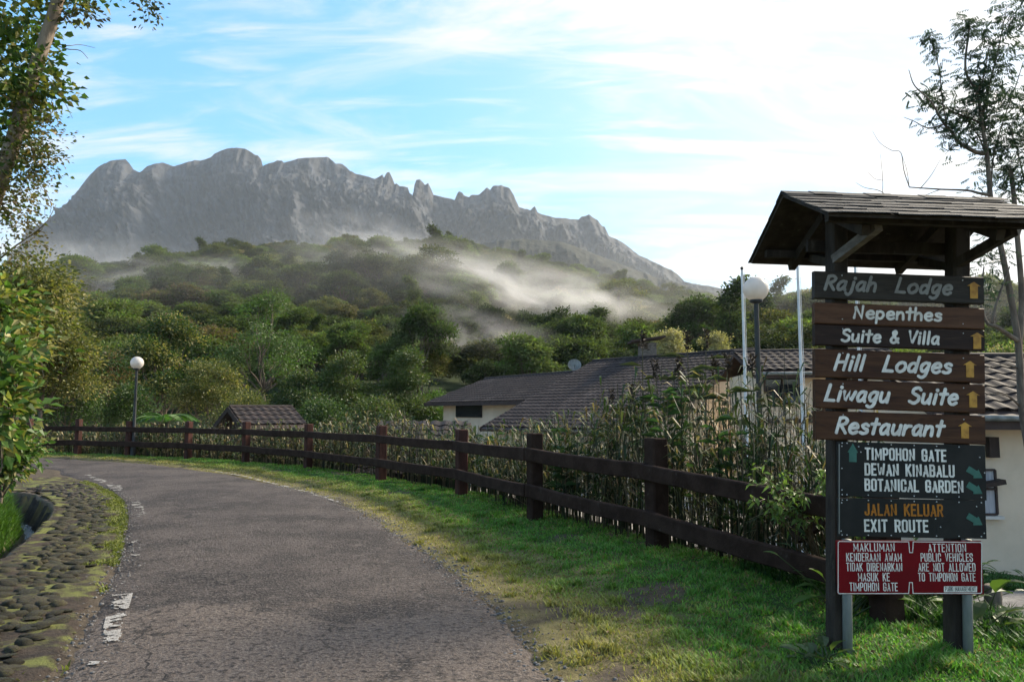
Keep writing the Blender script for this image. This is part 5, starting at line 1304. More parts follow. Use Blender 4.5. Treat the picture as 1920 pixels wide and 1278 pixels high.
# --- trees and bushes standing between the fence and the hill
def pxtree(px, top, half, bot, Y, kind, label, sd, name='tree', n=12, k=46, per=26, leaf=.15, accent=None, acc_p=.0, rl=.36, flat=.75, rc=.28, cat='tree', group=None, fork=.4, bark='bark', low=-.35, zb=None):
    """crown centred on a sight line: px column, top and bottom rows, half width in rows, at distance Y"""
    s = Y / FPX; c = at(px, (top + bot) / 2, Y); g = G1(c[0], c[1]); zt, zbm = at(px, top, Y)[2] - g, at(px, bot, Y)[2] - g
    r = np.random.default_rng(sd); R_ = half * s; L_ = []
    H = zt - zbm
    for i in range(n):
        a = 2.4 * i + r.uniform(-.3, .3); q = math.sqrt((i + .3) / n); rr = max(R_, H * .5) * rl * r.uniform(.8, 1.25)
        hh = zbm + rr * .6 + (H - rr * 1.3) * (r.uniform(.15, 1.0) * (1 - q ** 2.2 * .75) if i > 2 else (1.0, .9, .55)[i])
        L_.append(((R_ - rr * .6) * q * math.cos(a), (R_ - rr * .6) * q * math.sin(a), max(hh, rr * .5), rr, rr, rr * flat, k))
    return tree(name, label, cat, (c[0], c[1]), max(zt * .8, 1.0), max(.05, R_ * .05), L_, leaf, per, kind, accent, acc_p, rc, group, sd, fork=fork, bark=bark, low=low)
pxtree(308, 596, 95, 770, 46, DARK, 'dense rounded dark tree with yellow tips painted as sunlit behind the left globe lamp', 11, n=15, k=70, per=26, leaf=.17, accent=YELL, acc_p=.32, rl=.33, low=-.2, name='broad_tree')
pxtree(395, 678, 70, 790, 42, OLIVE, 'olive bushy tree with yellowish leaves beside the dense dark tree', 12, n=10, k=50, per=24, leaf=.14, accent=YELL, acc_p=.35, name='bushy_tree')
pxtree(192, 664, 58, 780, 38, DARK, 'small tree with rust-red young leaves on its top', 13, n=10, k=50, per=24, leaf=.14, accent=RUST, acc_p=.30, name='bushy_tree')
pxtree(495, 548, 105, 715, 58, MID, 'airy light green tree with crooked bare limbs showing', 14, n=13, k=30, per=20, leaf=.21, accent=LITE, acc_p=.35, rl=.24, rc=.34, fork=.5, low=-.9, name='airy_tree')
pxtree(648, 664, 60, 800, 50, MID, 'mid green tree with a brownish side standing right of the airy tree', 15, n=11, k=52, per=24, leaf=.17, accent=OLIVE, acc_p=.4, name='bushy_tree')
pxtree(762, 656, 44, 800, 52, MID, 'narrow upright green tree left of the lodge roof', 16, n=11, k=48, per=24, leaf=.17, accent=OLIVE, acc_p=.3, rl=.30, name='upright_tree')
pxtree(562, 700, 62, 800, 48, DARK, 'low dark bushy tree under the airy tree', 17, n=9, k=46, per=22, leaf=.16, accent=OLIVE, acc_p=.3, name='bushy_tree')
pxtree(120, 690, 60, 800, 34, DARK, 'low dark green tree beyond the far end of the fence', 18, n=9, k=48, per=22, leaf=.13, accent=LITE, acc_p=.25, name='bushy_tree')
pxtree(84, 520, 92, 770, 30, OLIVE, 'tall yellow-green tree beyond the road bend', 19, n=18, k=66, per=24, leaf=.13, accent=YELL, acc_p=.42, rl=.30, name='bushy_tree')  # yellow accent clumps put its sunlit highlights into the leaf colour
pxtree(238, 730, 45, 805, 33, DARK, 'low dark bush behind the fence left of the tree fern', 20, n=7, k=40, per=20, leaf=.12, accent=MID, acc_p=.3, name='bush', cat='bush')
pxtree(460, 742, 60, 812, 36, OLIVE, 'low olive bush behind the small hut', 22, n=8, k=42, per=20, leaf=.12, accent=YELL, acc_p=.2, name='bush', cat='bush')
pxtree(600, 752, 55, 815, 34, DARK, 'low dark bush right of the small hut', 23, n=8, k=42, per=20, leaf=.12, accent=MID, acc_p=.3, name='bush', cat='bush')
pxtree(705, 752, 55, 820, 36, MID, 'low green bush below the narrow upright tree', 24, n=8, k=42, per=20, leaf=.13, accent=OLIVE, acc_p=.3, name='bush', cat='bush')
pxtree(812, 740, 45, 800, 54, LITE, 'light green bush at the end of the lodge roof', 25, n=8, k=40, per=20, leaf=.17, accent=MID, acc_p=.3, name='bush', cat='bush')
pxtree(1255, 622, 42, 690, 62, PALE, 'pale cream blossoming tree behind the lodge ridge', 26, n=9, k=44, per=22, leaf=.2, name='blossoming_tree')
pxtree(1340, 628, 34, 690, 66, PALE, 'smaller pale blossoming tree behind the lodge ridge near the flagpoles', 27, n=7, k=40, per=22, leaf=.2, name='blossoming_tree')
pxtree(1890, 655, 40, 760, 19.0, LITE, 'bright pale leafy bush behind the annex roof', 28, n=8, k=40, per=20, leaf=.09, accent=PALE, acc_p=.55, rc=.16, name='bush', cat='bush')
# --- tree on the left, its trunk leaning over the road, draped with creepers
VY = 8.2
vt = [at(px, py, VY) for px, py in ((-62, 560), (-30, 430), (2, 330), (26, 262), (50, 180), (76, 100), (103, 20), (122, -60), (150, -170))]
vb = np.array([vt[0][0] - .75, VY + .1, 0.0]); vb[2] = G1(vb[0], vb[1])
vine = empty('leaning_tree', vb); tag(vine, 'leaning pale-barked tree draped with broad-leaved creepers at the roadside', 'tree')
mb = MB(); tp = smooth(np.array([vb - np.array([0, 0, .4]), vb + np.array([.25, 0, 1.2])] + vt), 4) - vb; mb.tube(tp, np.linspace(.11, .060, len(tp)), 10); mb.build('trunk', M['bark_pale'], vine, True)
r = np.random.default_rng(31)
def vl(px, py, half, n, Y=VY, fl=1.0):
    c = at(px, py, Y) - vb; s = half * Y / FPX; return (c[0], c[1], c[2], s, s * 1.2, s * fl, n)
mb = MB()
clumps(mb, r, [vl(-5, 30, 62, 44), vl(20, 120, 62, 48), vl(-20, 200, 60, 40), vl(5, 250, 52, 40), vl(-30, 330, 60, 40), vl(40, 60, 48, 30), vl(62, 150, 40, 24), vl(85, 120, 28, 12), vl(80, 175, 24, 10), vl(98, 165, 18, 8), vl(20, -40, 90, 50), vl(130, -70, 80, 40), vl(-70, 100, 80, 50)], .088, 9, [(.07, .13, .025), (.09, .15, .03), (.05, .10, .02)], [(.22, .20, .05), (.16, .18, .04)], .35, .11, .72, low=-1, up=.1)
clumps(mb, r, [vl(62, 215, 32, 26), vl(78, 255, 28, 26), vl(62, 300, 34, 30), vl(48, 345, 34, 24), vl(25, 390, 40, 26), vl(15, 440, 46, 30), vl(85, 290, 20, 16), vl(20, 330, 46, 30)], .050, 12, [(.16, .125, .055), (.13, .10, .045), (.11, .12, .04)], [(.24, .17, .09), (.09, .12, .03)], .4, .085, .65, low=-1)
clumps(mb, r, [vl(140, 15, 28, 12), vl(158, 22, 18, 10), vl(276, 10, 12, 6), vl(280, 28, 9, 5), vl(115, 12, 20, 8), vl(272, -14, 16, 8)], .06, 8, [(.06, .07, .03), (.09, .08, .035)], None, 0, .07, .6, low=-1)
mb.build('crown', M['leaf'], vine)
def twig(root, origin, pts, Y, r0, r1, mat='bark', nm='branch', sides=6):
    P = smooth(np.array([at(a, b, Y + (c if c else 0)) - origin for a, b, c in pts]), 4)
    m_ = MB(); m_.tube(P, np.linspace(r0, r1, len(P)), sides); m_.build(nm, M[mat], root, True); return P
for pts, a, b in ((((84, 70, 0), (100, 82, .1), (125, 92, .1), (150, 95, .2), (165, 110, .2)), .008, .003), (((100, 82, .1), (128, 86, 0), (150, 84, .2), (178, 90, .3)), .006, .002), (((70, 130, 0), (100, 160, 0), (120, 190, .1), (136, 222, .1)), .007, .002), (((100, 160, 0), (130, 190, .2), (148, 178, .2)), .005, .002),
                  (((55, 310, 0), (78, 345, 0), (95, 380, .1), (94, 400, .1)), .006, .002), (((-40, 520, 0), (20, 468, 0), (60, 440, .1), (88, 415, .1), (105, 384, .2)), .012, .003), (((20, 468, 0), (50, 455, .1), (82, 425, .2), (84, 392, .2)), .006, .002), (((30, 470, 0), (60, 480, .1), (92, 500, .2)), .006, .002), (((122, -60, 0), (200, -60, .2), (262, -35, .3), (274, 0, .3), (280, 38, .3)), .012, .002), (((103, 20, 0), (128, -2, .1), (150, 12, .2), (168, 30, .2)), .010, .002)):
    twig(vine, vb, pts, VY, a, b)

# --- broad-leaved shrubs on the left bank
def shrub(name, label, px, py, Y, half_w, half_h, leaf, nl, per, pal, accent, ap, sd, rc=.12, width=.62, cat='shrub'):
    c = at(px, py, Y); g = G1(c[0], c[1]); s = Y / FPX; r = np.random.default_rng(sd); L_ = []
    H = c[2] + half_h * s - g
    for i in range(9):
        a = 2.4 * i; q = math.sqrt((i + .3) / 9); rr = half_w * s * .5
        L_.append((half_w * s * .6 * q * math.cos(a), half_w * s * .6 * q * math.sin(a), max(rr * .6, c[2] - g + half_h * s * r.uniform(-.9, .85) * (1 - q * .3)), rr, rr, rr * .9, nl))
    return tree(name, label, cat, (c[0], c[1]), H * .5, .03, L_, leaf, per, pal, accent, ap, rc, None, sd, width=width, low=-1, fork=.35)
shrub('broad_leaved_shrub', 'bright broad-leaved shrub hanging over the drain bank', -18, 735, 7.0, 48, 120, .125, 13, 7, LITE, YELL, .18, 41, rc=.13, width=.68)
shrub('broad_leaved_shrub', 'yellow-green broad-leaved shrub under the leaning tree', -20, 620, 9.0, 78, 95, .11, 22, 9, LITE, YELL, .4, 42, rc=.15)
shrub('small_leaved_shrub', 'fine-leaved yellowish shrub between the leaning tree and the far trees', 40, 560, 14.0, 88, 110, .085, 60, 14, OLIVE, YELL, .45, 43, rc=.17)
shrub('small_leaved_shrub', 'low green shrub trailing onto the end of the road', 8, 850, 10.5, 46, 40, .09, 22, 9, LITE, YELL, .2, 44, rc=.12)

# --- tall thin tree on the right
TY = 9.6
tb_ = at(1962, 820, TY); tb_[2] = G1(tb_[0], tb_[1])
rt = empty('slender_tree', tb_); tag(rt, 'slender tree with feathery leaves and bare side branches beside the signpost', 'tree')
def tw(pts, a, b, mat='bark', nm='branch'): return twig(rt, tb_, [(x, y, d) for x, y, d in pts], TY, a, b, mat, nm)
g0 = at(1916, 1000, TY)
trunk = tw([(1962, 1060, 0), (1932, 860, 0), (1916, 760, 0), (1910, 650, 0), (1893, 545, 0), (1874, 450, 0), (1858, 374, 0), (1851, 296, 0), (1841, 230, 0), (1832, 174, 0), (1810, 131, .1), (1817, 56, .1), (1816, 42, .1)], .052, .008, 'bark', 'trunk')
tracks = [trunk[-14:]]
for pts, a, b in ((((1845, 288, 0), (1827, 284, -.05), (1797, 266, -.1), (1784, 246, -.1), (1771, 233, -.1), (1745, 190, -.15), (1715, 161, -.2), (1704, 131, -.2)), .030, .004),
                  (((1832, 174, 0), (1845, 141, 0), (1856, 79, .1)), .014, .004), (((1843, 215, 0), (1855, 160, .1), (1870, 100, .1), (1889, 8, .2)), .018, .004),
                  (((1776, 240, -.1), (1766, 180, -.1), (1761, 131, -.1), (1748, 85, -.1), (1742, 66, -.1)), .010, .003), (((1843, 232, 0), (1800, 215, .1), (1780, 206, .1), (1737, 176, .1), (1728, 186, .1)), .014, .003),
                  (((1771, 233, -.1), (1740, 240, -.1), (1715, 228, -.2), (1695, 220, -.2)), .010, .003), (((1851, 300, 0), (1838, 262, .1), (1822, 235, .1), (1806, 190, .1)), .012, .003),
                  (((1855, 366, 0), (1835, 362, -.1), (1813, 357, -.1), (1764, 355, -.2), (1705, 351, -.2)), .020, .007), (((1705, 351, -.2), (1695, 320, -.2), (1689, 286, -.2), (1672, 282, -.2), (1650, 268, -.2), (1636, 246, -.2)), .006, .002), (((1705, 351, -.2), (1700, 318, -.1), (1690, 288, -.1)), .004, .002),
                  (((1725, 354, -.2), (1745, 330, -.2), (1764, 298, -.2)), .006, .002), (((1764, 355, -.2), (1745, 362, -.2), (1730, 368, -.2)), .006, .003), (((1797, 266, -.1), (1785, 275, -.2), (1772, 290, -.2)), .006, .003),
                  (((1670, 375, -.3), (1650, 358, -.3), (1622, 352, -.3), (1604, 342, -.3)), .006, .002), (((1655, 362, -.3), (1655, 335, -.3), (1651, 290, -.3)), .004, .002), (((1655, 338, -.3), (1640, 335, -.3), (1627, 322, -.3)), .003, .002),
                  (((1910, 640, 0), (1892, 628, -.1), (1868, 612, -.2), (1850, 604, -.2), (1838, 560, -.2), (1845, 500, -.2)), .034, .008), (((1860, 608, -.2), (1868, 570, -.2), (1882, 530, -.1), (1893, 500, 0)), .016, .008), (((1908, 690, 0), (1880, 682, -.1), (1848, 690, -.2)), .014, .004),
                  (((1912, 760, 0), (1890, 742, -.1), (1865, 738, -.2), (1842, 742, -.2)), .016, .005), (((1910, 660, 0), (1916, 560, .1), (1908, 450, .1), (1898, 340, .1), (1892, 312, .1)), .040, .024), (((1908, 450, .1), (1925, 380, .1), (1912, 300, .2), (1896, 245, .2)), .014, .005),
                  (((1858, 374, 0), (1862, 300, .1), (1880, 230, .2), (1905, 160, .2), (1919, 115, .2)), .012, .004)):
    tracks.append(tw(pts, a, b))
r = np.random.default_rng(55); mb = MB()
def spray(P, n, leaf, sp, mb_=None):
    m_ = mb_ or mb
    i = r.integers(0, len(P), n); c = P[i] + r.normal(0, sp, (n, 3))
    k = 10; d = rdir(r, n); d[:, 2] = -np.abs(d[:, 2]) * .5
    cc = np.repeat(c, k, 0); dd = np.repeat(d, k, 0); t = np.tile(np.linspace(0, 1, k), n)[:, None]
    Pp = cc + dd * t * leaf * 2.4
    side = np.cross(dd, np.array([0, 0, 1.0])); sg = np.tile(np.where(np.arange(k) % 2 == 0, 1, -1), n)[:, None]
    D = side * sg + dd * .6 + np.array([0, 0, -.25]); U = np.repeat(np.array([[0, 0, 1.0]]), len(Pp), 0) + rdir(r, len(Pp)) * .4
    m_.leaves(Pp, D, U, leaf * r.uniform(.6, 1.1, len(Pp)), leaf * .34, np.array([.042, .070, .050]) * r.uniform(.7, 1.5, (len(Pp), 1)), fold=.1, droop=.2)
spray(tracks[0], 160, .058, .08); spray(tracks[3], 380, .058, .14); spray(tracks[4], 105, .052, .05); spray(tracks[2], 8, .045, .05); spray(tracks[5], 120, .056, .10); spray(tracks[7], 120, .056, .11); spray(tracks[1][8:18], 70, .056, .10); spray(tracks[6][:8], 14, .05, .06); spray(tracks[8][:10], 16, .05, .10)
extra = np.array([at(x, y, TY + .2) - tb_ for x, y in ((1895, 190), (1905, 215), (1915, 230), (1885, 225), (1900, 250), (1880, 270), (1910, 280), (1918, 300), (1915, 330), (1895, 320), (1880, 330), (1905, 355), (1870, 300), (1918, 190), (1915, 260), (1905, 60), (1918, 35))])
spray(extra, 560, .056, .14); spray(np.array([at(x, y, TY) - tb_ for x, y in ((1835, 490), (1850, 520), (1840, 470), (1860, 470), (1850, 545), (1900, 480), (1830, 520))]), 110, .055, .12)
mb.build('crown', M['leaf'], rt)

# --- tree fern by the lamp
fp = at(312, 790, 25.2); fb = np.array([fp[0], fp[1], G1(fp[0], fp[1])])
fern = empty('tree_fern', fb); tag(fern, 'tree fern with arching green fronds behind the fence by the lamp', 'fern')
fh = fp[2] - fb[2]
mb = MB(); mb.tube([(0, 0, -.2), (.02, 0, fh * .5), (0, 0, fh)], [.10, .085, .08], 8); mb.build('trunk', M['bark'], fern, True)
r = np.random.default_rng(61)
for k in range(11):
    a = k * 2 * math.pi / 11 + r.uniform(-.15, .15); L_ = r.uniform(.95, 1.25); rise = r.uniform(.45, 1.0)
    t = np.linspace(0, 1, 16)
    rad = L_ * (t * .95); hh = fh + rise * L_ * (1.1 * t - 1.15 * t ** 2)
    P = np.stack([rad * math.cos(a), rad * math.sin(a), hh], 1)
    mb = MB(); mb.tube(P, np.linspace(.012, .003, 16), 4, tint=(.06, .09, .03))
    T_ = np.gradient(P, axis=0); side = np.cross(T_, np.array([0, 0, 1.0])); side /= np.linalg.norm(side, axis=1)[:, None]
    tt = np.linspace(.08, .98, 34); PP = np.stack([np.interp(tt, t, P[:, i]) for i in range(3)], 1); SS = np.stack([np.interp(tt, t, side[:, i]) for i in range(3)], 1); TT = np.stack([np.interp(tt, t, T_[:, i]) for i in range(3)], 1); TT /= np.linalg.norm(TT, axis=1)[:, None]
    wl_ = .30 * np.sin(np.clip(tt * 1.05, 0, 1) * math.pi) ** .6 + .02
    for sg in (-1, 1): mb.leaves(PP, SS * sg + TT * .45, np.cross(TT, SS * sg) * sg * 0 + np.array([[0, 0, 1.0]]) + r.normal(0, .1, (34, 3)), wl_, .05, np.array([.075, .16, .035]) * r.uniform(.7, 1.3, (34, 1)), fold=.05, droop=.18)
    mb.build('frond', M['leaf'], fern)

# --- reeds behind the fence
def reed_height(p, gz_):
    u = p[:, 0] / p[:, 1]; px = CXP + FPX * u
    top = np.interp(px, [-50, 150, 350, 560, 640, 720, 800, 900, 1000, 1090, 1170, 1240, 1340, 1440, 1530, 1600], [796, 795, 793, 790, 780, 770, 785, 797, 790, 764, 728, 690, 672, 684, 715, 760])
    e = np.array([slope_of(960, t)[1] for t in top])
    return np.maximum(EYE + e * p[:, 1] - gz_, .55)
def one_reed(mb, r, base, H, nl, dry, dens=1.0, sx=1.0):
    lean = r.normal(0, .07, 2); t = np.linspace(0, 1, 5)[:, None]
    P = base + np.concatenate([lean * t ** 1.6 * H, t * H], 1)
    stem_c = np.array([.17, .135, .085]) * r.uniform(.4, 1.2) if r.random() < .42 + dry * .3 else np.array([.040, .048, .024]) * r.uniform(.6, 1.4)
    mb.tube(P, np.linspace(.0085, .003, 5) * sx, 3, 0, stem_c, cap=False)
    lo = .18 if not dry else .12
    f = r.uniform(lo, 1.0, nl); B = np.stack([np.interp(f, t[:, 0], P[:, i]) for i in range(3)], 1)
    az = r.uniform(0, 2 * math.pi, nl); L_ = r.uniform(.22, .52, nl) * (1.15 - .35 * f) * (.75 if dry else 1.0); el = r.uniform(.35, 1.25, nl)
    hd = np.stack([np.cos(az), np.sin(az), 0 * az], 1); w = r.uniform(.006, .017, nl) * sx
    s1 = B + (hd * np.cos(el)[:, None] + np.array([0, 0, 1.0]) * np.sin(el)[:, None]) * (L_ * .5)[:, None]
    s2 = s1 + (hd * .85 + np.array([0, 0, 1.0]) * (np.sin(el) * .35 - .45)[:, None]) * (L_ * .5)[:, None]
    sd_ = np.stack([-np.sin(az), np.cos(az), 0 * az], 1) * w[:, None]
    V = np.stack([B - sd_ * .35, B + sd_ * .35, s1 + sd_, s2, s1 - sd_], 1).reshape(-1, 3)
    q = np.arange(nl)[:, None] * 5
    pal = np.array([(.030, .056, .022), (.050, .084, .030), (.11, .13, .045), (.30, .24, .14), (.13, .09, .055)])
    pi = r.choice(5, nl, p=[.18, .20, .24, .22, .16] if dry else [.26, .24, .22, .14, .14])
    C = np.repeat(pal[pi] * r.uniform(.6, 1.35, (nl, 1)), 5, 0)
    mb.add(V, q + np.array([[0, 1, 2, 4]]), 0, C); mb.f.setdefault((3, 0), []).append(q + np.array([[4, 2, 3]]) + (mb.n - len(V)))
    mb.f[(3, 0)][-1] = q + np.array([[4, 2, 3]]) + (mb.n - len(V))
r = np.random.default_rng(71)
FP_ = resample(np.array(FENCE), 600); FT = np.gradient(FP_, axis=0); FT /= np.linalg.norm(FT, axis=1)[:, None]; FNR = np.stack([FT[:, 1], -FT[:, 0]], 1)
nr_ = 5200
i_ = np.minimum((600 * r.random(nr_) ** 1.25).astype(int), 599); d_ = .22 + 2.4 * r.random(nr_) ** 1.35
p_ = FP_[i_] + FNR[i_] * d_[:, None]; u_ = p_[:, 0] / p_[:, 1]
k_ = (u_ > -.72) & (u_ < .46) & ~((r.random(nr_) < .3) & (fbm(p_[:, 0] * .8, p_[:, 1] * .8, 2, 73) > .05))
p_ = p_[k_][:2300]; u_ = u_[k_][:2300]; gz_r = G(p_[:, 0], p_[:, 1]); Hm = reed_height(p_, gz_r)
mb = MB()
cz_all = fbm(p_[:, 0] * 1.1, p_[:, 1] * 1.1, 2, 75)
for p, u, g_, h_, cz_ in zip(p_, u_, gz_r, Hm, cz_all):
    far = min(1.9, max(1.0, np.hypot(*p) / 11))
    one_reed(mb, r, np.array([p[0], p[1], g_ - .05]), h_ * r.uniform(.55, 1.03) * (1 + .22 * cz_), int(r.integers(7, 15)), u < -.12, sx=far)
tag(mb.build('reed_thicket', M['reed']), 'dense thicket of tall half-dry reeds behind the fence', 'reeds', kind='stuff')
for k in range(8):
    rr = np.random.default_rng(700 + k); i = int(rr.uniform(15, 170)); p = FP_[i] + FNR[i] * rr.uniform(.3, 1.3)
    o = empty('ginger_plant', (p[0], p[1], G1(*p))); tag(o, 'dark green broad-leaved cane plant among the reeds behind the fence', 'plant', 'broad-leaved canes among the reeds')
    H = float(reed_height(p[None, :], np.array([G1(*p)]))[0]) * rr.uniform(.6, .95); mb = MB(); ml = MB()
    for c_ in range(4):
        t = np.linspace(0, 1, 6)[:, None]; P = np.concatenate([rr.normal(0, .12, 2) * t ** 1.4 + rr.normal(0, .06, 2), t * H * rr.uniform(.75, 1)], 1); mb.tube(P, np.linspace(.011, .005, 6), 5, tint=(.05, .07, .03))
        n = 14; f = np.linspace(.3, 1, n); B = np.stack([np.interp(f, t[:, 0], P[:, j]) for j in range(3)], 1); az = np.arange(n) * math.pi + rr.uniform(0, 3) + rr.normal(0, .4, n)
        ml.leaves(B, np.stack([np.cos(az), np.sin(az), .45 + 0 * az], 1), np.repeat(np.array([[0, 0, 1.0]]), n, 0) + rr.normal(0, .2, (n, 3)), rr.uniform(.22, .38, n), rr.uniform(.04, .065, n), np.array([.036, .075, .028]) * rr.uniform(.7, 1.6, (n, 1)), fold=.15, droop=.3)
    mb.build('stems', M['leaf'], o); ml.build('foliage', M['leaf'], o)
# the tallest stems, each carrying a dark seed head
for k, (px, py, Y, lb) in enumerate(((1288, 640, 9.4, 'thickest'), (1324, 636, 9.8, ''), (1205, 640, 9.6, ''), (1271, 690, 9.0, ''), (1183, 740, 10.2, ''), (1147, 750, 10.6, ''), (1228, 696, 9.3, ''), (1363, 684, 8.6, ''), (1338, 690, 9.4, ''), (1410, 690, 8.4, ''))):
    c = at(px, py, Y); g = G1(c[0], c[1]); o = empty('tall_reed', (c[0], c[1], g)); tag(o, 'tall reed stem topped by a dark drooping seed head above the thicket', 'reed', 'tall seeding reeds behind the fence')
    H = c[2] - g; t = np.linspace(0, 1, 8)[:, None]; P = np.concatenate([r.normal(0, .05, 2) * np.sin(t * 2.5), t * H], 1); P[:, :2] -= P[-1, :2]
    mb = MB(); mb.tube(P, np.linspace(.013, .005, 8), 6, tint=(.11, .095, .05)); mb.build('stem', M['reed'], o)
    mb = MB(); n = 60; q = r.random(n); B = np.array([0, 0, H]) + np.stack([r.normal(0, .015, n), r.normal(0, .015, n), -.12 + q * .24], 1)
    mb.leaves(B, rdir(r, n) * .6 + np.array([.15, 0, .5]), rdir(r, n), .07, .022, np.array([.022, .016, .014]) * r.uniform(.6, 1.6, (n, 1))); mb.build('seed_head', M['reed'], o)
    mb = MB(); n = 12; f = r.uniform(.45, .95, n); B = np.stack([np.interp(f, t[:, 0], P[:, i]) for i in range(3)], 1); az = r.uniform(0, 6.28, n)
    D_ = np.stack([np.cos(az), np.sin(az), .35 + 0 * az], 1)
    for q in range(n):
        mb = MB(); mb.leaves(B[q:q + 1], D_[q:q + 1], np.array([[0, 0, 1.0]]), r.uniform(.3, .5), .03, np.array([.06, .075, .03]) * r.uniform(.6, 1.6), droop=.3, fold=.15); mb.build('leaf', M['reed'], o)

# --- plants round the foot of the sign
def low_plant(name, label, x, y, n, L0, L1, w, pal, sd, el=(.2, 1.2), cat='plant', group=None, stems=0):
    r = np.random.default_rng(sd); z = G1(x, y); o = empty(name, (x, y, z)); tag(o, label, cat, group)
    az = r.uniform(0, 2 * math.pi, n); e = r.uniform(*el, n); sl = r.uniform(.3, .9, n) * L0
    hd = np.stack([np.cos(az) * np.cos(e), np.sin(az) * np.cos(e), np.sin(e)], 1)
    B = np.stack([r.normal(0, .03, n), r.normal(0, .03, n), 0 * az - .01], 1); T_ = B + hd * sl[:, None]
    mb = MB()
    for i in range(n): mb.tube([B[i], (B[i] + T_[i]) / 2 + np.array([0, 0, .02]), T_[i]], [.006, .005, .003], 4, 0, (.06, .09, .03), cap=False)
    mb.build('stalks', M['leaf'], o)
    mb = MB(); L_ = r.uniform(.7, 1.2, n) * L1
    for i in range(n):
        D = hd[i] * np.array([1, 1, .55]); D /= np.linalg.norm(D); S_ = np.cross(D, [0, 0, 1.0]); S_ /= np.linalg.norm(S_); U = np.cross(S_, D)
        ts = [0, .25, .55, .82, 1]; ws = [0.08, .85, 1.0, .55, .02]; V = []
        for t, q in zip(ts, ws):
            c = T_[i] + D * L_[i] * t + np.array([0, 0, -.28 * L_[i] * t * t]); ww = w * L_[i] * .5 * q
            V += [c + S_ * ww + U * ww * .35, c, c - S_ * ww + U * ww * .35]
        mb.add(V, [[3 * k + j, 3 * k + j + 1, 3 * k + j + 4, 3 * k + j + 3] for k in range(4) for j in range(2)], 0, np.array(pal[r.integers(0, len(pal))]) * r.uniform(.7, 1.3))
    mb.build('leaves', M['leaf'], o); return o
for k, (px, py, z, n, L0, L1, w, lb) in enumerate(((1838, 1190, -.12, 9, .32, .24, .55, 'broad-leaved lily plant beside the stump'), (1846, 1225, -.10, 10, .18, .18, .45, 'dark leafy plant at the foot of the steel pipe'), (1905, 1215, -.3, 12, .20, .16, .4, 'low leafy weed below the gravel lane'), (1545, 1262, -.02, 14, .16, .15, .42, 'dark weed at the foot of the signpost beside the grass'), (1880, 1258, -.2, 12, .16, .14, .42, 'spreading weed on the slope beside the lily plant'))):
    p = gnd(px, py, z); low_plant('leafy_plant', lb, p[0], p[1], n, L0, L1, w, LITE if k in (0, 2) else MID, 300 + k)
for k in range(9):
    x = 7.4 + k * .42; low_plant('bed_plant', 'bright strap-leaved plant in the bed along the annex wall', x, AY0 - .45 + .1 * (k % 2), 9, .12, .26, .22, LITE, 330 + k, group='strap-leaved plants along the annex wall')
for k in range(26):
    rr = np.random.default_rng(400 + k); px = rr.uniform(1575, 1790); Y = rr.uniform(5.2, 7.2); c = at(px, 1100, Y)
    low_plant('undergrowth_plant', 'dark leafy undergrowth plant between the legs of the signpost', c[0], Y, 12, rr.uniform(.3, .75), rr.uniform(.10, .2), .42, DARK if k % 3 else LITE, 430 + k, group='undergrowth behind the signpost')
# light green shrub reaching over the top rail
c = at(1500, 905, 5.62); ob = empty('rail_shrub', (c[0] + .25, c[1] + .35, G1(c[0] + .25, c[1] + .35))); tag(ob, 'light green serrate-leaved shrub leaning over the top rail by the signpost', 'shrub')
ob_o = np.array(ob.location); r = np.random.default_rng(81); mb = MB(); ml = MB()
for k in range(16):
    e = at(r.uniform(1405, 1560), r.uniform(865, 945), 5.45 + r.uniform(-.12, .2)) - ob_o
    P = limb(r, (r.normal(0, .05), r.normal(0, .05), .1), e, 9, -.12); mb.tube(P, np.linspace(.008, .002, 9), 4, 0, (.12, .085, .05))
    n = 26; f = r.uniform(.45, 1, n) * 8; B = np.stack([np.interp(f, np.arange(9), P[:, i]) for i in range(3)], 1) + r.normal(0, .012, (n, 3))
    ml.leaves(B, rdir(r, n) + np.array([-.3, -.3, -.1]), np.array([[0, -.3, 1.0]]) + r.normal(0, .35, (n, 3)), r.uniform(.04, .075, n), r.uniform(.02, .032, n), np.array([.15, .23, .06]) * r.uniform(.6, 1.3, (n, 1)), fold=.15, droop=.2)
mb.build('twigs', M['leaf'], ob); ml.build('foliage', M['leaf'], ob)
# stump, log and leaning trunk
p = gnd(1866, 1192, -.28); z = G1(p[0], p[1]); mb = MB(); rr = np.random.default_rng(3)
prof = [(.075, -.1), (.066, .05), (.062, .18), (.065, .30), (.050, .315), (0.0, .30)]; mb.lathe(prof, sides=12); o = mb.build('stump', M['bark'], None, True, loc=Vector((p[0], p[1], z))); tag(o, 'short weathered stump beside the lily plant', 'stump')
a, b = at(1708, 1158, 6.3), at(1748, 1098, 6.6); a[2] = max(a[2], G1(a[0], a[1]) - .1); mb = MB(); mb.tube(limb(rr, a - a, b - a, 6, 0) , [.075, .07, .068, .065, .06, .058], 10); o = mb.build('leaning_log', M['dark_wood'], None, True, loc=Vector(a)); tag(o, 'black leaning log behind the red notice', 'log')
a, b = at(1552, 962, 5.9), at(1492, 1002, 6.3); mb = MB(); mb.beam(a - a, b - a, .07, .14); o = mb.build('fallen_plank', M['fence'], None, loc=Vector(a)); tag(o, 'dark slanting plank between the two rails beside the signpost', 'plank')

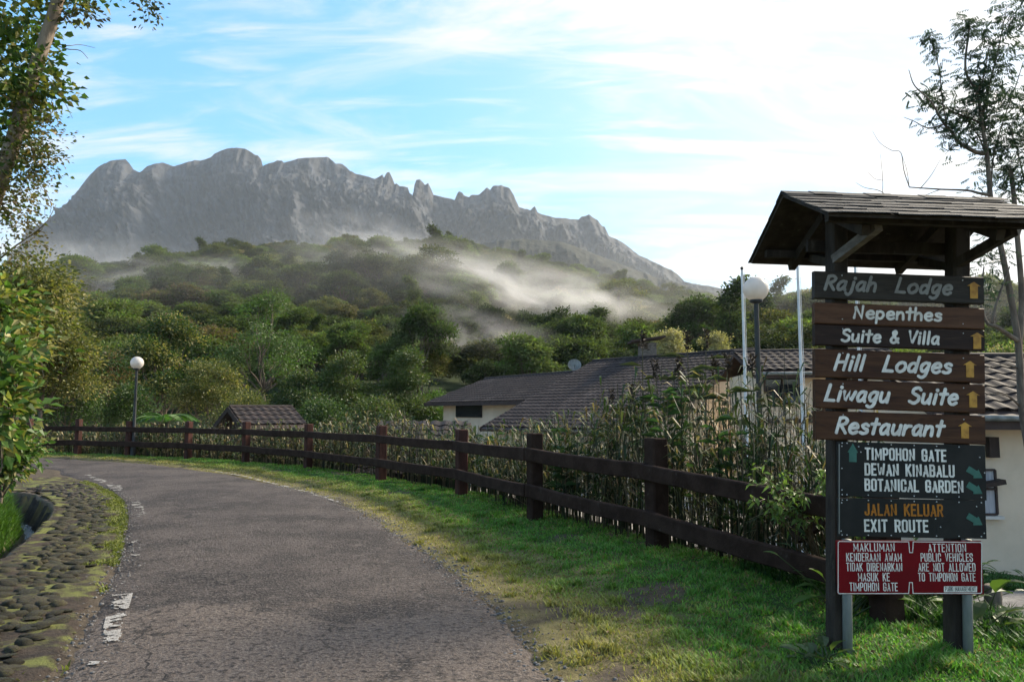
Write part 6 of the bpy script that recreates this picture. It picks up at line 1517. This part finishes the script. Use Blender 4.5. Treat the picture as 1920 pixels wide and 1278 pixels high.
# ------------------------------------------------------------------ hillside forest
def proto(kind, sd):
    r = np.random.default_rng(sd)
    def rag(R_, z, n, rl, flat, k):
        o = []
        for i in range(n):
            a = 2.4 * i + r.uniform(-.5, .5); q = R_ * math.sqrt((i + .4) / n) * r.uniform(.75, 1.2); rr = rl * r.choice([.55, .75, 1.0, 1.35])
            o.append((q * math.cos(a), q * math.sin(a), z + max(0, 1 - (q / R_) ** 2) * R_ * flat * r.uniform(.4, 1.25) + r.uniform(-.5, .5), rr, rr * r.uniform(.8, 1.2), rr * r.uniform(.45, .75), int(k * (rr / rl) ** 1.6) + 8))
        return o
    if kind == 'dome':    L_ = rag(3.4, 4.8, 17, 1.45, .8, 40); pal, ac, ap = [(.036, .056, .024), (.050, .072, .030)], MID, .25
    elif kind == 'tier':
        L_ = []
        for k in range(13):
            a = 2.4 * k + r.uniform(-.4, .4); q = 4.0 * math.sqrt((k + .3) / 13) * r.uniform(.8, 1.15); L_.append((q * math.cos(a), q * math.sin(a), 4.6 + (k % 4) * 1.05 + (4.0 - q) * .4, 1.6 * r.uniform(.7, 1.25), 1.6 * r.uniform(.7, 1.25), .38, 44))
        pal, ac, ap = [(.068, .092, .040), (.085, .108, .046)], OLIVE, .35
    elif kind == 'light': L_ = rag(2.8, 4.8, 16, 1.15, 1.15, 38); pal, ac, ap = [(.092, .128, .050), (.11, .148, .058)], LITE, .25
    elif kind == 'bush':  L_ = rag(3.2, 4.0, 17, 1.2, .85, 38); pal, ac, ap = OLIVE, [(.17, .16, .075), (.07, .09, .035)], .35
    elif kind == 'pale':  L_ = rag(2.6, 4.6, 14, 1.1, .9, 38); pal, ac, ap = [(.24, .21, .14), (.28, .25, .16), (.19, .18, .11)], OLIVE, .25
    elif kind == 'tall':
        L_ = [(r.uniform(-.8, .8), r.uniform(-.8, .8), 2.4 + k * .8, (1.6 - k * .11) * r.uniform(.7, 1.2), (1.6 - k * .11) * r.uniform(.7, 1.2), .55, 34) for k in range(11)]; pal, ac, ap = [(.042, .064, .030), (.06, .084, .036)], MID, .3
    elif kind == 'bare':  L_ = rag(2.4, 5.0, 10, 1.2, 1.1, 3); pal, ac, ap = OLIVE, None, 0
    elif kind == 'brown': L_ = rag(3.0, 4.6, 16, 1.3, .75, 38); pal, ac, ap = [(.125, .10, .066), (.10, .088, .055)], OLIVE, .35
    mt = MB(); woody(mt, r, 7.0, .17, L_[:9], .5, z0=-1.5); mc = MB(); clumps(mc, r, L_, .34, 13, pal, ac, ap, .33, .62, up=.5, low=-.15)
    if kind == 'bare':
        for (cx, cy, cz, rx, ry, rz, nc) in L_:
            for _ in range(12):
                e_ = np.array([cx, cy, cz]) + rdir(r, 1)[0] * np.array([rx, ry, rz * 1.6]) * 1.3; mc.tube(limb(r, np.array([cx, cy, cz]) * np.array([.35, .35, .75]), e_, 5, -.05), np.linspace(.07, .015, 5), 3, tint=(.26, .22, .18))
    return mt.mesh('trunk', M['bark'], True), mc.mesh('crown', M['leaf_far'])
KIND = [('dome', 'domed_tree', 'dark domed forest tree on the misty hillside'), ('tier', 'flat_topped_tree', 'flat-topped tiered forest tree on the misty hillside'), ('light', 'light_green_tree', 'light green forest tree on the misty hillside'),
        ('bush', 'olive_tree', 'olive bushy forest tree on the misty hillside'), ('pale', 'pale_tree', 'pale blossoming forest tree on the misty hillside'), ('tall', 'tall_tree', 'tall narrow dark forest tree on the misty hillside'), ('brown', 'brownish_tree', 'brownish forest tree on the misty hillside'), ('bare', 'bare_tree', 'pale bare-branched forest tree on the misty hillside')]
PW = np.array([.20, .22, .17, .16, .035, .10, .085, .035])
PR = [proto(k[0], 500 + i) for i, k in enumerate(KIND)]
r = np.random.default_rng(77)
pts = []
for y in np.arange(70, 440, 6.4):
    cell = 6.4 + (y - 58) * .004
    for x in np.arange(-y * .80, y * .80, cell):
        pts.append((x + r.uniform(-.45, .45) * cell, y + r.uniform(-.45, .45) * 6.4))
pts = np.array(pts); u = pts[:, 0] / pts[:, 1]
Rr, _ = hill_ridge(u); pts = pts[pts[:, 1] < Rr + 26]
pts = pts[pts[:, 1] > 74 + 8 * fbm(pts[:, 0] * .1, pts[:, 1] * .1, 2, 3)]
gzp = G(pts[:, 0], pts[:, 1])
sc = r.uniform(.72, 1.35, len(pts)) * (1 + .35 * fbm(pts[:, 0] / 30, pts[:, 1] / 30, 2, 8)); sc = sc * np.interp(pts[:, 1], [74, 110, 150], [.72, .9, 1.0]); kd = r.choice(len(KIND), len(pts), p=PW / PW.sum()); rot = r.uniform(0, 6.28, len(pts))
zb = fbm(pts[:, 0] / 26, pts[:, 1] / 26, 2, 14); kd = np.where((zb > .22) & (r.random(len(pts)) < .55), 0, kd); kd = np.where((zb < -.25) & (r.random(len(pts)) < .5), 2, kd)
# which ones the photograph shows large: near, inside the frame, not behind the lodge or the nearer trees
u = pts[:, 0] / pts[:, 1]; e = (gzp + 8.5 * sc - EYE) / pts[:, 1]; pxu = CXP + FPX * u; pyu = CYP - FPX * (e * CP - SP) / (CP + e * SP)
hide = np.interp(pxu, [0, 100, 200, 400, 560, 700, 840, 1000, 1110, 1420, 1530, 1531, 1845, 1846, 1920], [520, 540, 600, 620, 640, 690, 760, 740, 690, 665, 690, 200, 200, 690, 690])
seen = (np.abs(pxu - 960) < 990) & (pyu < hide)
score = np.where(seen, sc / pts[:, 1], -1); order = np.argsort(-score); big = set(order[:300].tolist())
for i in order[:300]:
    k = kd[i]; o = empty(KIND[k][1], (pts[i, 0], pts[i, 1], gzp[i] - .2), rot[i]); o.scale = (sc[i] * r.uniform(.8, 1.25), sc[i] * r.uniform(.8, 1.25), sc[i] * r.uniform(.8, 1.25)); o.rotation_euler = (r.normal(0, .05), r.normal(0, .05), rot[i]); tag(o, KIND[k][2], 'tree', KIND[k][2].split(' on ')[0] + 's on the hill')
    link('trunk', PR[k][0], o); link('crown', PR[k][1], o)
restp = np.array([i for i in range(len(pts)) if i not in big and (np.abs(pxu[i] - 960) < 1250)])
pc = bpy.data.collections.new('forest_tree_kinds')
for k, (mt, mc) in enumerate(PR):
    q = bpy.data.objects.new('forest_crown_%d' % k, mc); pc.objects.link(q)
me = bpy.data.meshes.new('forest'); me.vertices.add(len(restp)); me.vertices.foreach_set('co', np.stack([pts[restp, 0], pts[restp, 1], gzp[restp] - .2], 1).ravel())
for nm, dt, arr in (('kind_index', 'INT', kd[restp].astype(np.int32)), ('size', 'FLOAT', sc[restp].astype(np.float32)), ('turn', 'FLOAT', rot[restp].astype(np.float32))):
    a = me.attributes.new(nm, dt, 'POINT'); a.data.foreach_set('value', arr)
me.materials.append(M['leaf_far'])
fo = bpy.data.objects.new('forest', me); COL.objects.link(fo); tag(fo, 'dense far forest covering the upper hillside', 'forest', kind='stuff')
gn = bpy.data.node_groups.new('forest_scatter', 'GeometryNodeTree'); gn.interface.new_socket('Geometry', in_out='INPUT', socket_type='NodeSocketGeometry'); gn.interface.new_socket('Geometry', in_out='OUTPUT', socket_type='NodeSocketGeometry')
gi, go = gn.nodes.new('NodeGroupInput'), gn.nodes.new('NodeGroupOutput')
ci = gn.nodes.new('GeometryNodeCollectionInfo'); ci.inputs['Collection'].default_value = pc; ci.inputs['Separate Children'].default_value = True; ci.inputs['Reset Children'].default_value = True
ip = gn.nodes.new('GeometryNodeInstanceOnPoints'); ip.inputs['Pick Instance'].default_value = True
def na(nm, dt): n_ = gn.nodes.new('GeometryNodeInputNamedAttribute'); n_.data_type = dt; n_.inputs['Name'].default_value = nm; return n_.outputs['Attribute']
cx3 = gn.nodes.new('ShaderNodeCombineXYZ'); gn.links.new(na('turn', 'FLOAT'), cx3.inputs[2])
gn.links.new(gi.outputs[0], ip.inputs['Points']); gn.links.new(ci.outputs[0], ip.inputs['Instance']); gn.links.new(na('kind_index', 'INT'), ip.inputs['Instance Index']); gn.links.new(na('size', 'FLOAT'), ip.inputs['Scale'])
e2r = gn.nodes.new('FunctionNodeEulerToRotation'); gn.links.new(cx3.outputs[0], e2r.inputs[0]); gn.links.new(e2r.outputs[0], ip.inputs['Rotation'])
gn.links.new(ip.outputs[0], go.inputs[0])
mod = fo.modifiers.new('scatter', 'NODES'); mod.node_group = gn

# mast on the hill crest
c = at(929, 482, 360); g = G1(c[0], c[1]); zt = at(929, 461, 360)[2]
o = empty('radio_mast', (c[0], c[1], g)); tag(o, 'thin pale radio mast on the crest of the wooded hill', 'mast')
for sx, sy in ((-.5, -.3), (.5, -.3), (0, .5)):
    mb = MB(); mb.tube([(sx, sy, 0), (sx * .3, sy * .3, zt - g)], .05, 5); mb.build('leg', M['pipe'], o)
for k in range(7):
    h = (zt - g) * (.2 + k * .12); q = 1 - .7 * h / (zt - g); mb = MB(); mb.tube([(-.5 * q, -.3 * q, h), (.5 * q, -.3 * q, h + 1.2), (0, .5 * q, h + .6), (-.5 * q, -.3 * q, h)], .03, 4); mb.build('lattice', M['pipe'], o)

# ------------------------------------------------------------------ mountain
MPX = [(-700, 640), (-300, 590), (-60, 540), (0, 505), (40, 478), (62, 460), (82, 445), (100, 418), (112, 408), (128, 405), (135, 385), (150, 352), (162, 336), (180, 316), (196, 306), (212, 301), (235, 299), (242, 306), (250, 318), (262, 323), (276, 312), (290, 307), (306, 305), (325, 312), (345, 306), (366, 300), (375, 302), (395, 295), (402, 288), (415, 283), (428, 278), (442, 277), (458, 278), (474, 287), (478, 291), (484, 292), (490, 300), (493, 311), (506, 306), (520, 301), (529, 301), (532, 305), (540, 303), (560, 297), (590, 295), (614, 294), (618, 297), (629, 306), (642, 308), (656, 320), (670, 326), (690, 331), (703, 336), (712, 330), (717, 327), (720, 333), (725, 324), (730, 323), (736, 334), (740, 345), (744, 343), (750, 349), (765, 352), (768, 362), (775, 366), (777, 346), (781, 338), (787, 336), (793, 341), (797, 347), (803, 344), (809, 355), (813, 365), (830, 369), (852, 375), (857, 363), (861, 359), (867, 362), (870, 367), (880, 370), (883, 366), (897, 365), (908, 357), (913, 351), (919, 355), (925, 348), (940, 347), (955, 352), (964, 367), (973, 388), (985, 391), (995, 394), (999, 389), (1003, 387), (1008, 398), (1024, 404), (1040, 408), (1062, 410), (1085, 412), (1090, 406), (1097, 404), (1104, 402), (1110, 407), (1120, 412), (1129, 424), (1134, 426), (1142, 442), (1165, 453), (1182, 466), (1200, 480), (1222, 489), (1240, 498), (1258, 506), (1272, 516), (1284, 528), (1300, 531), (1330, 536), (1390, 549), (1450, 564), (1550, 590), (1700, 615), (2000, 640), (2600, 660)]
M['rock'] = pm('grey_granite', (.048, .052, .060), (.022, .024, .028), .012, .9, 14.0, .035, stretch=(1, 1, .6), c3=(.085, .084, .085), s3=.006, lo3=.55, hi3=.7, detail=12.0, tint=True)
M['far_ridge'] = pm('far_wooded_ridge', (.020, .026, .018), (.042, .044, .030), .035, .95, 14.0, .06, detail=12.0)
def massif(name, label, PX, Yr, Yb, zb_, cols, rows, mat, seed, rug, veg):
    PX = np.array(PX, float); px = np.linspace(PX[0, 0], PX[-1, 0], cols) if False else np.unique(np.concatenate([np.linspace(PX[0, 0], -60, 60), np.linspace(-60, 1560, cols), np.linspace(1560, PX[-1, 0], 60), PX[:, 0]]))
    py = np.interp(px, PX[:, 0], PX[:, 1])
    py = py + np.where((px > -60) & (px < 1500), 1.6 * fbm(px / 9.0, px * 0 + 1.5, 3, seed), 0)
    uu = (px - CXP) / FPX; vv = (CYP - py) / FPX; den = CP - vv * SP; ux, ez_ = uu / den, (SP + vv * CP) / den
    yr = Yr + Yr * .05 * fbm(px / 160.0, px * 0 + .5, 3, seed + 1) + Yr * .012 * fbm(px / 14.0, px * 0 + .5, 2, seed + 2)
    zr = EYE + ez_ * yr; xr = ux * yr
    pk = np.linspace(px.min(), px.max(), 3200); zk = np.interp(pk, px, zr); kw = np.hanning(181); kw /= kw.sum(); zsm = np.interp(px, pk, np.convolve(np.pad(zk, 90, mode='edge'), kw, 'valid'))
    yk = np.interp(pk, px, yr); ysm = np.interp(px, pk, np.convolve(np.pad(yk, 90, mode='edge'), kw, 'valid'))
    t = np.linspace(0, 1, rows) ** .9
    T_, I = np.meshgrid(t, np.arange(len(px)), indexing='ij')
    sharp = ss(.90, 1.0, T_); zr2 = np.minimum(zsm, zr + Yr * .006)[None, :] * (1 - sharp) + zr[None, :] * sharp; yr2 = ysm[None, :] * (1 - sharp) + yr[None, :] * sharp
    yy = Yb + (yr2 - Yb) * T_; f = .50 * T_ + .22 * T_ ** 2 + .28 * T_ ** 4
    xx = ux[None, :] * (.35 * yr2 + .65 * yy)
    zz = zb_ + (zr2 - zb_) * f
    # gullies and buttresses running down and to the side
    w = np.minimum(1, (1 - T_) * 9) * np.minimum(1, T_ * 5)
    a = xx / (Yr * .05) + T_ * 6.0 + 1.2 * fbm(xx / (Yr * .06), T_ * 4, 2, seed + 8); rid = 1 - np.abs(fbm(a * .8, T_ * 5.0, 5, seed + 3)) * 2
    big_ = fbm(xx / (Yr * .12) + T_ * 1.2, T_ * 1.7, 3, seed + 4)
    fine = fbm((xx + zz * .5) / (Yr * .008), (zz - xx * .4) / (Yr * .008), 5, seed + 5)
    crk = np.abs(fbm((xx * .9 - zz * .6) / (Yr * .006), (zz + xx * .5) / (Yr * .022), 4, seed + 11)) + np.abs(fbm((xx * .5 + zz) / (Yr * .0045), (xx - zz * .4) / (Yr * .016), 3, seed + 12))
    off = rug * Yr * (.026 * rid + .045 * big_ + .010 * fine + .014 * crk) * w
    ledge = rug * Yr * .006 * np.abs(fbm(xx / (Yr * .02), zz / (Yr * .006) + xx / (Yr * .03), 3, seed + 6)) * w
    yy = yy - off; zz = zz + .35 * off + ledge
    V = np.stack([xx, yy, zz], -1)
    back = np.stack([np.stack([xr * 1.02, yr * 1.03, zr - (zr - zb_) * .12], 1), np.stack([xr * 1.1, yr * 1.16, zr * 0 + zb_ - 60], 1)], 0)
    V = np.concatenate([V, back], 0)
    mb = MB(); tint = None
    if veg:
        Zt = V[..., 2] / max(zr.max(), 1); nz = fbm(V[..., 0] / (Yr * .03), V[..., 2] / (Yr * .022) + V[..., 0] / (Yr * .06), 4, seed + 7)
        g = ss(.62, .30, Zt + .22 * nz); slab = ss(.30, .5, fbm((V[..., 0] * .8 - V[..., 2] * 1.0) / (Yr * .012), (V[..., 2] * .75 + V[..., 0]) / (Yr * .05), 3, seed + 9))
        low = ss(.5, .25, Zt)
        tint = np.ones(V.shape) * np.array([1.0, .97, .95]); tint = tint + (np.array([.30, .42, .26]) - tint) * (g * .85)[..., None]; tint = tint + (np.array([2.6, 2.4, 2.25]) - tint) * (slab * (.15 + .85 * low))[..., None]
    if tint is not None:
        st = fbm((V[..., 0] + V[..., 2] * .35) / (Yr * .0035), V[..., 2] / (Yr * .03), 4, seed + 13) + .6 * fbm(V[..., 0] / (Yr * .009), V[..., 2] / (Yr * .006), 4, seed + 14)
        tint = tint * np.clip(1 + 1.1 * st, .25, 2.4)[..., None]
    mb.grid(V[:, ::-1], 0, None if tint is None else tint[:, ::-1])
    o = mb.build(name, mat, smooth_=True); tag(o, label, kind='structure'); return o
massif('mountain', 'jagged grey granite mountain with rounded summits and rock pinnacles', MPX, 3000, 1750, -30, 1200, 220, M['rock'], 900, 1.0, True)
RPX = [(300, 640), (560, 560), (700, 510), (800, 480), (880, 462), (930, 452), (975, 448), (1020, 451), (1060, 455), (1110, 474), (1160, 494), (1230, 520), (1290, 536), (1350, 552), (1420, 562), (1530, 577), (1700, 590), (1850, 598), (2000, 600), (2300, 620)]
massif('far_ridge', 'dark wooded ridge between the hill and the mountain', RPX, 1500, 900, -25, 700, 90, M['far_ridge'], 940, .8, False)

# ------------------------------------------------------------------ air
def volume_mat(name, color, dens, aniso=.25, noisy=None):
    m = bpy.data.materials.new(name); m.use_nodes = True; nt = m.node_tree; nt.nodes.clear(); L = nt.links
    o = N(nt, 'ShaderNodeOutputMaterial'); v = N(nt, 'ShaderNodeVolumePrincipled', ins={'Color': (*color, 1), 'Density': dens, 'Anisotropy': aniso}); L.new(v.outputs[0], o.inputs['Volume'])
    if noisy:
        tcn = N(nt, 'ShaderNodeTexCoord'); mp = N(nt, 'ShaderNodeMapping'); mp.inputs['Scale'].default_value = noisy['stretch']; mp.inputs['Location'].default_value = noisy['loc']; L.new(tcn.outputs['Object'], mp.inputs[0])
        n = N(nt, 'ShaderNodeTexNoise', ins={'Scale': noisy['scale'], 'Detail': 6.0, 'Roughness': .62, 'Distortion': .9}); L.new(mp.outputs[0], n.inputs['Vector'])
        rg = N(nt, 'ShaderNodeMapRange', interpolation_type='SMOOTHSTEP', ins={'From Min': noisy['lo'], 'From Max': noisy['hi']}); L.new(n.outputs['Fac'], rg.inputs['Value'])
        ln = N(nt, 'ShaderNodeVectorMath', operation='LENGTH'); L.new(tcn.outputs['Object'], ln.inputs[0])
        fo_ = N(nt, 'ShaderNodeMapRange', interpolation_type='SMOOTHSTEP', ins={'From Min': 1.0, 'From Max': .25}); L.new(ln.outputs['Value'], fo_.inputs['Value'])
        a = N(nt, 'ShaderNodeMath', operation='MULTIPLY'); L.new(rg.outputs[0], a.inputs[0]); L.new(fo_.outputs[0], a.inputs[1])
        b = N(nt, 'ShaderNodeMath', operation='MULTIPLY', ins={1: dens}); L.new(a.outputs[0], b.inputs[0]); L.new(b.outputs[0], v.inputs['Density'])
    return m
hz_lo = float(min(Z.min(), -60.0)) - 1.0 - 35.0
mb = MB(); mb.box((0, (5300 - 100) / 2, (1330 + hz_lo) / 2), (9400, 5400, 1330 - hz_lo)); hzb = mb.build('haze', volume_mat('pale_haze', (.80, .90, 1.0), HAZE)); tag(hzb, 'pale morning haze', kind='stuff')
def mist(px, py, Y, hw, hh, dp, dens, seed, scale=1.6, lo=.42, hi=.72, tilt=0, label='drifting white mist over the forest'):
    c = at(px, py, Y); s = Y / FPX
    mb = MB(); a = np.linspace(-math.pi / 2, math.pi / 2, 9); mb.lathe([(max(math.cos(t), 1e-3), math.sin(t)) for t in a], sides=16)
    o = mb.build('mist', volume_mat('mist_%d' % seed, (.97, .95, .93), dens, .3, dict(stretch=(1.0, 1.0, .55), loc=(seed * 3.1, seed * 1.7, seed), scale=scale, lo=lo, hi=hi)), loc=Vector(c)); o.scale = (hw * s, dp, hh * s); o.rotation_euler = (0, R(tilt), 0); tag(o, label, 'mist', kind='stuff')
for a in MISTS: mist(*a)
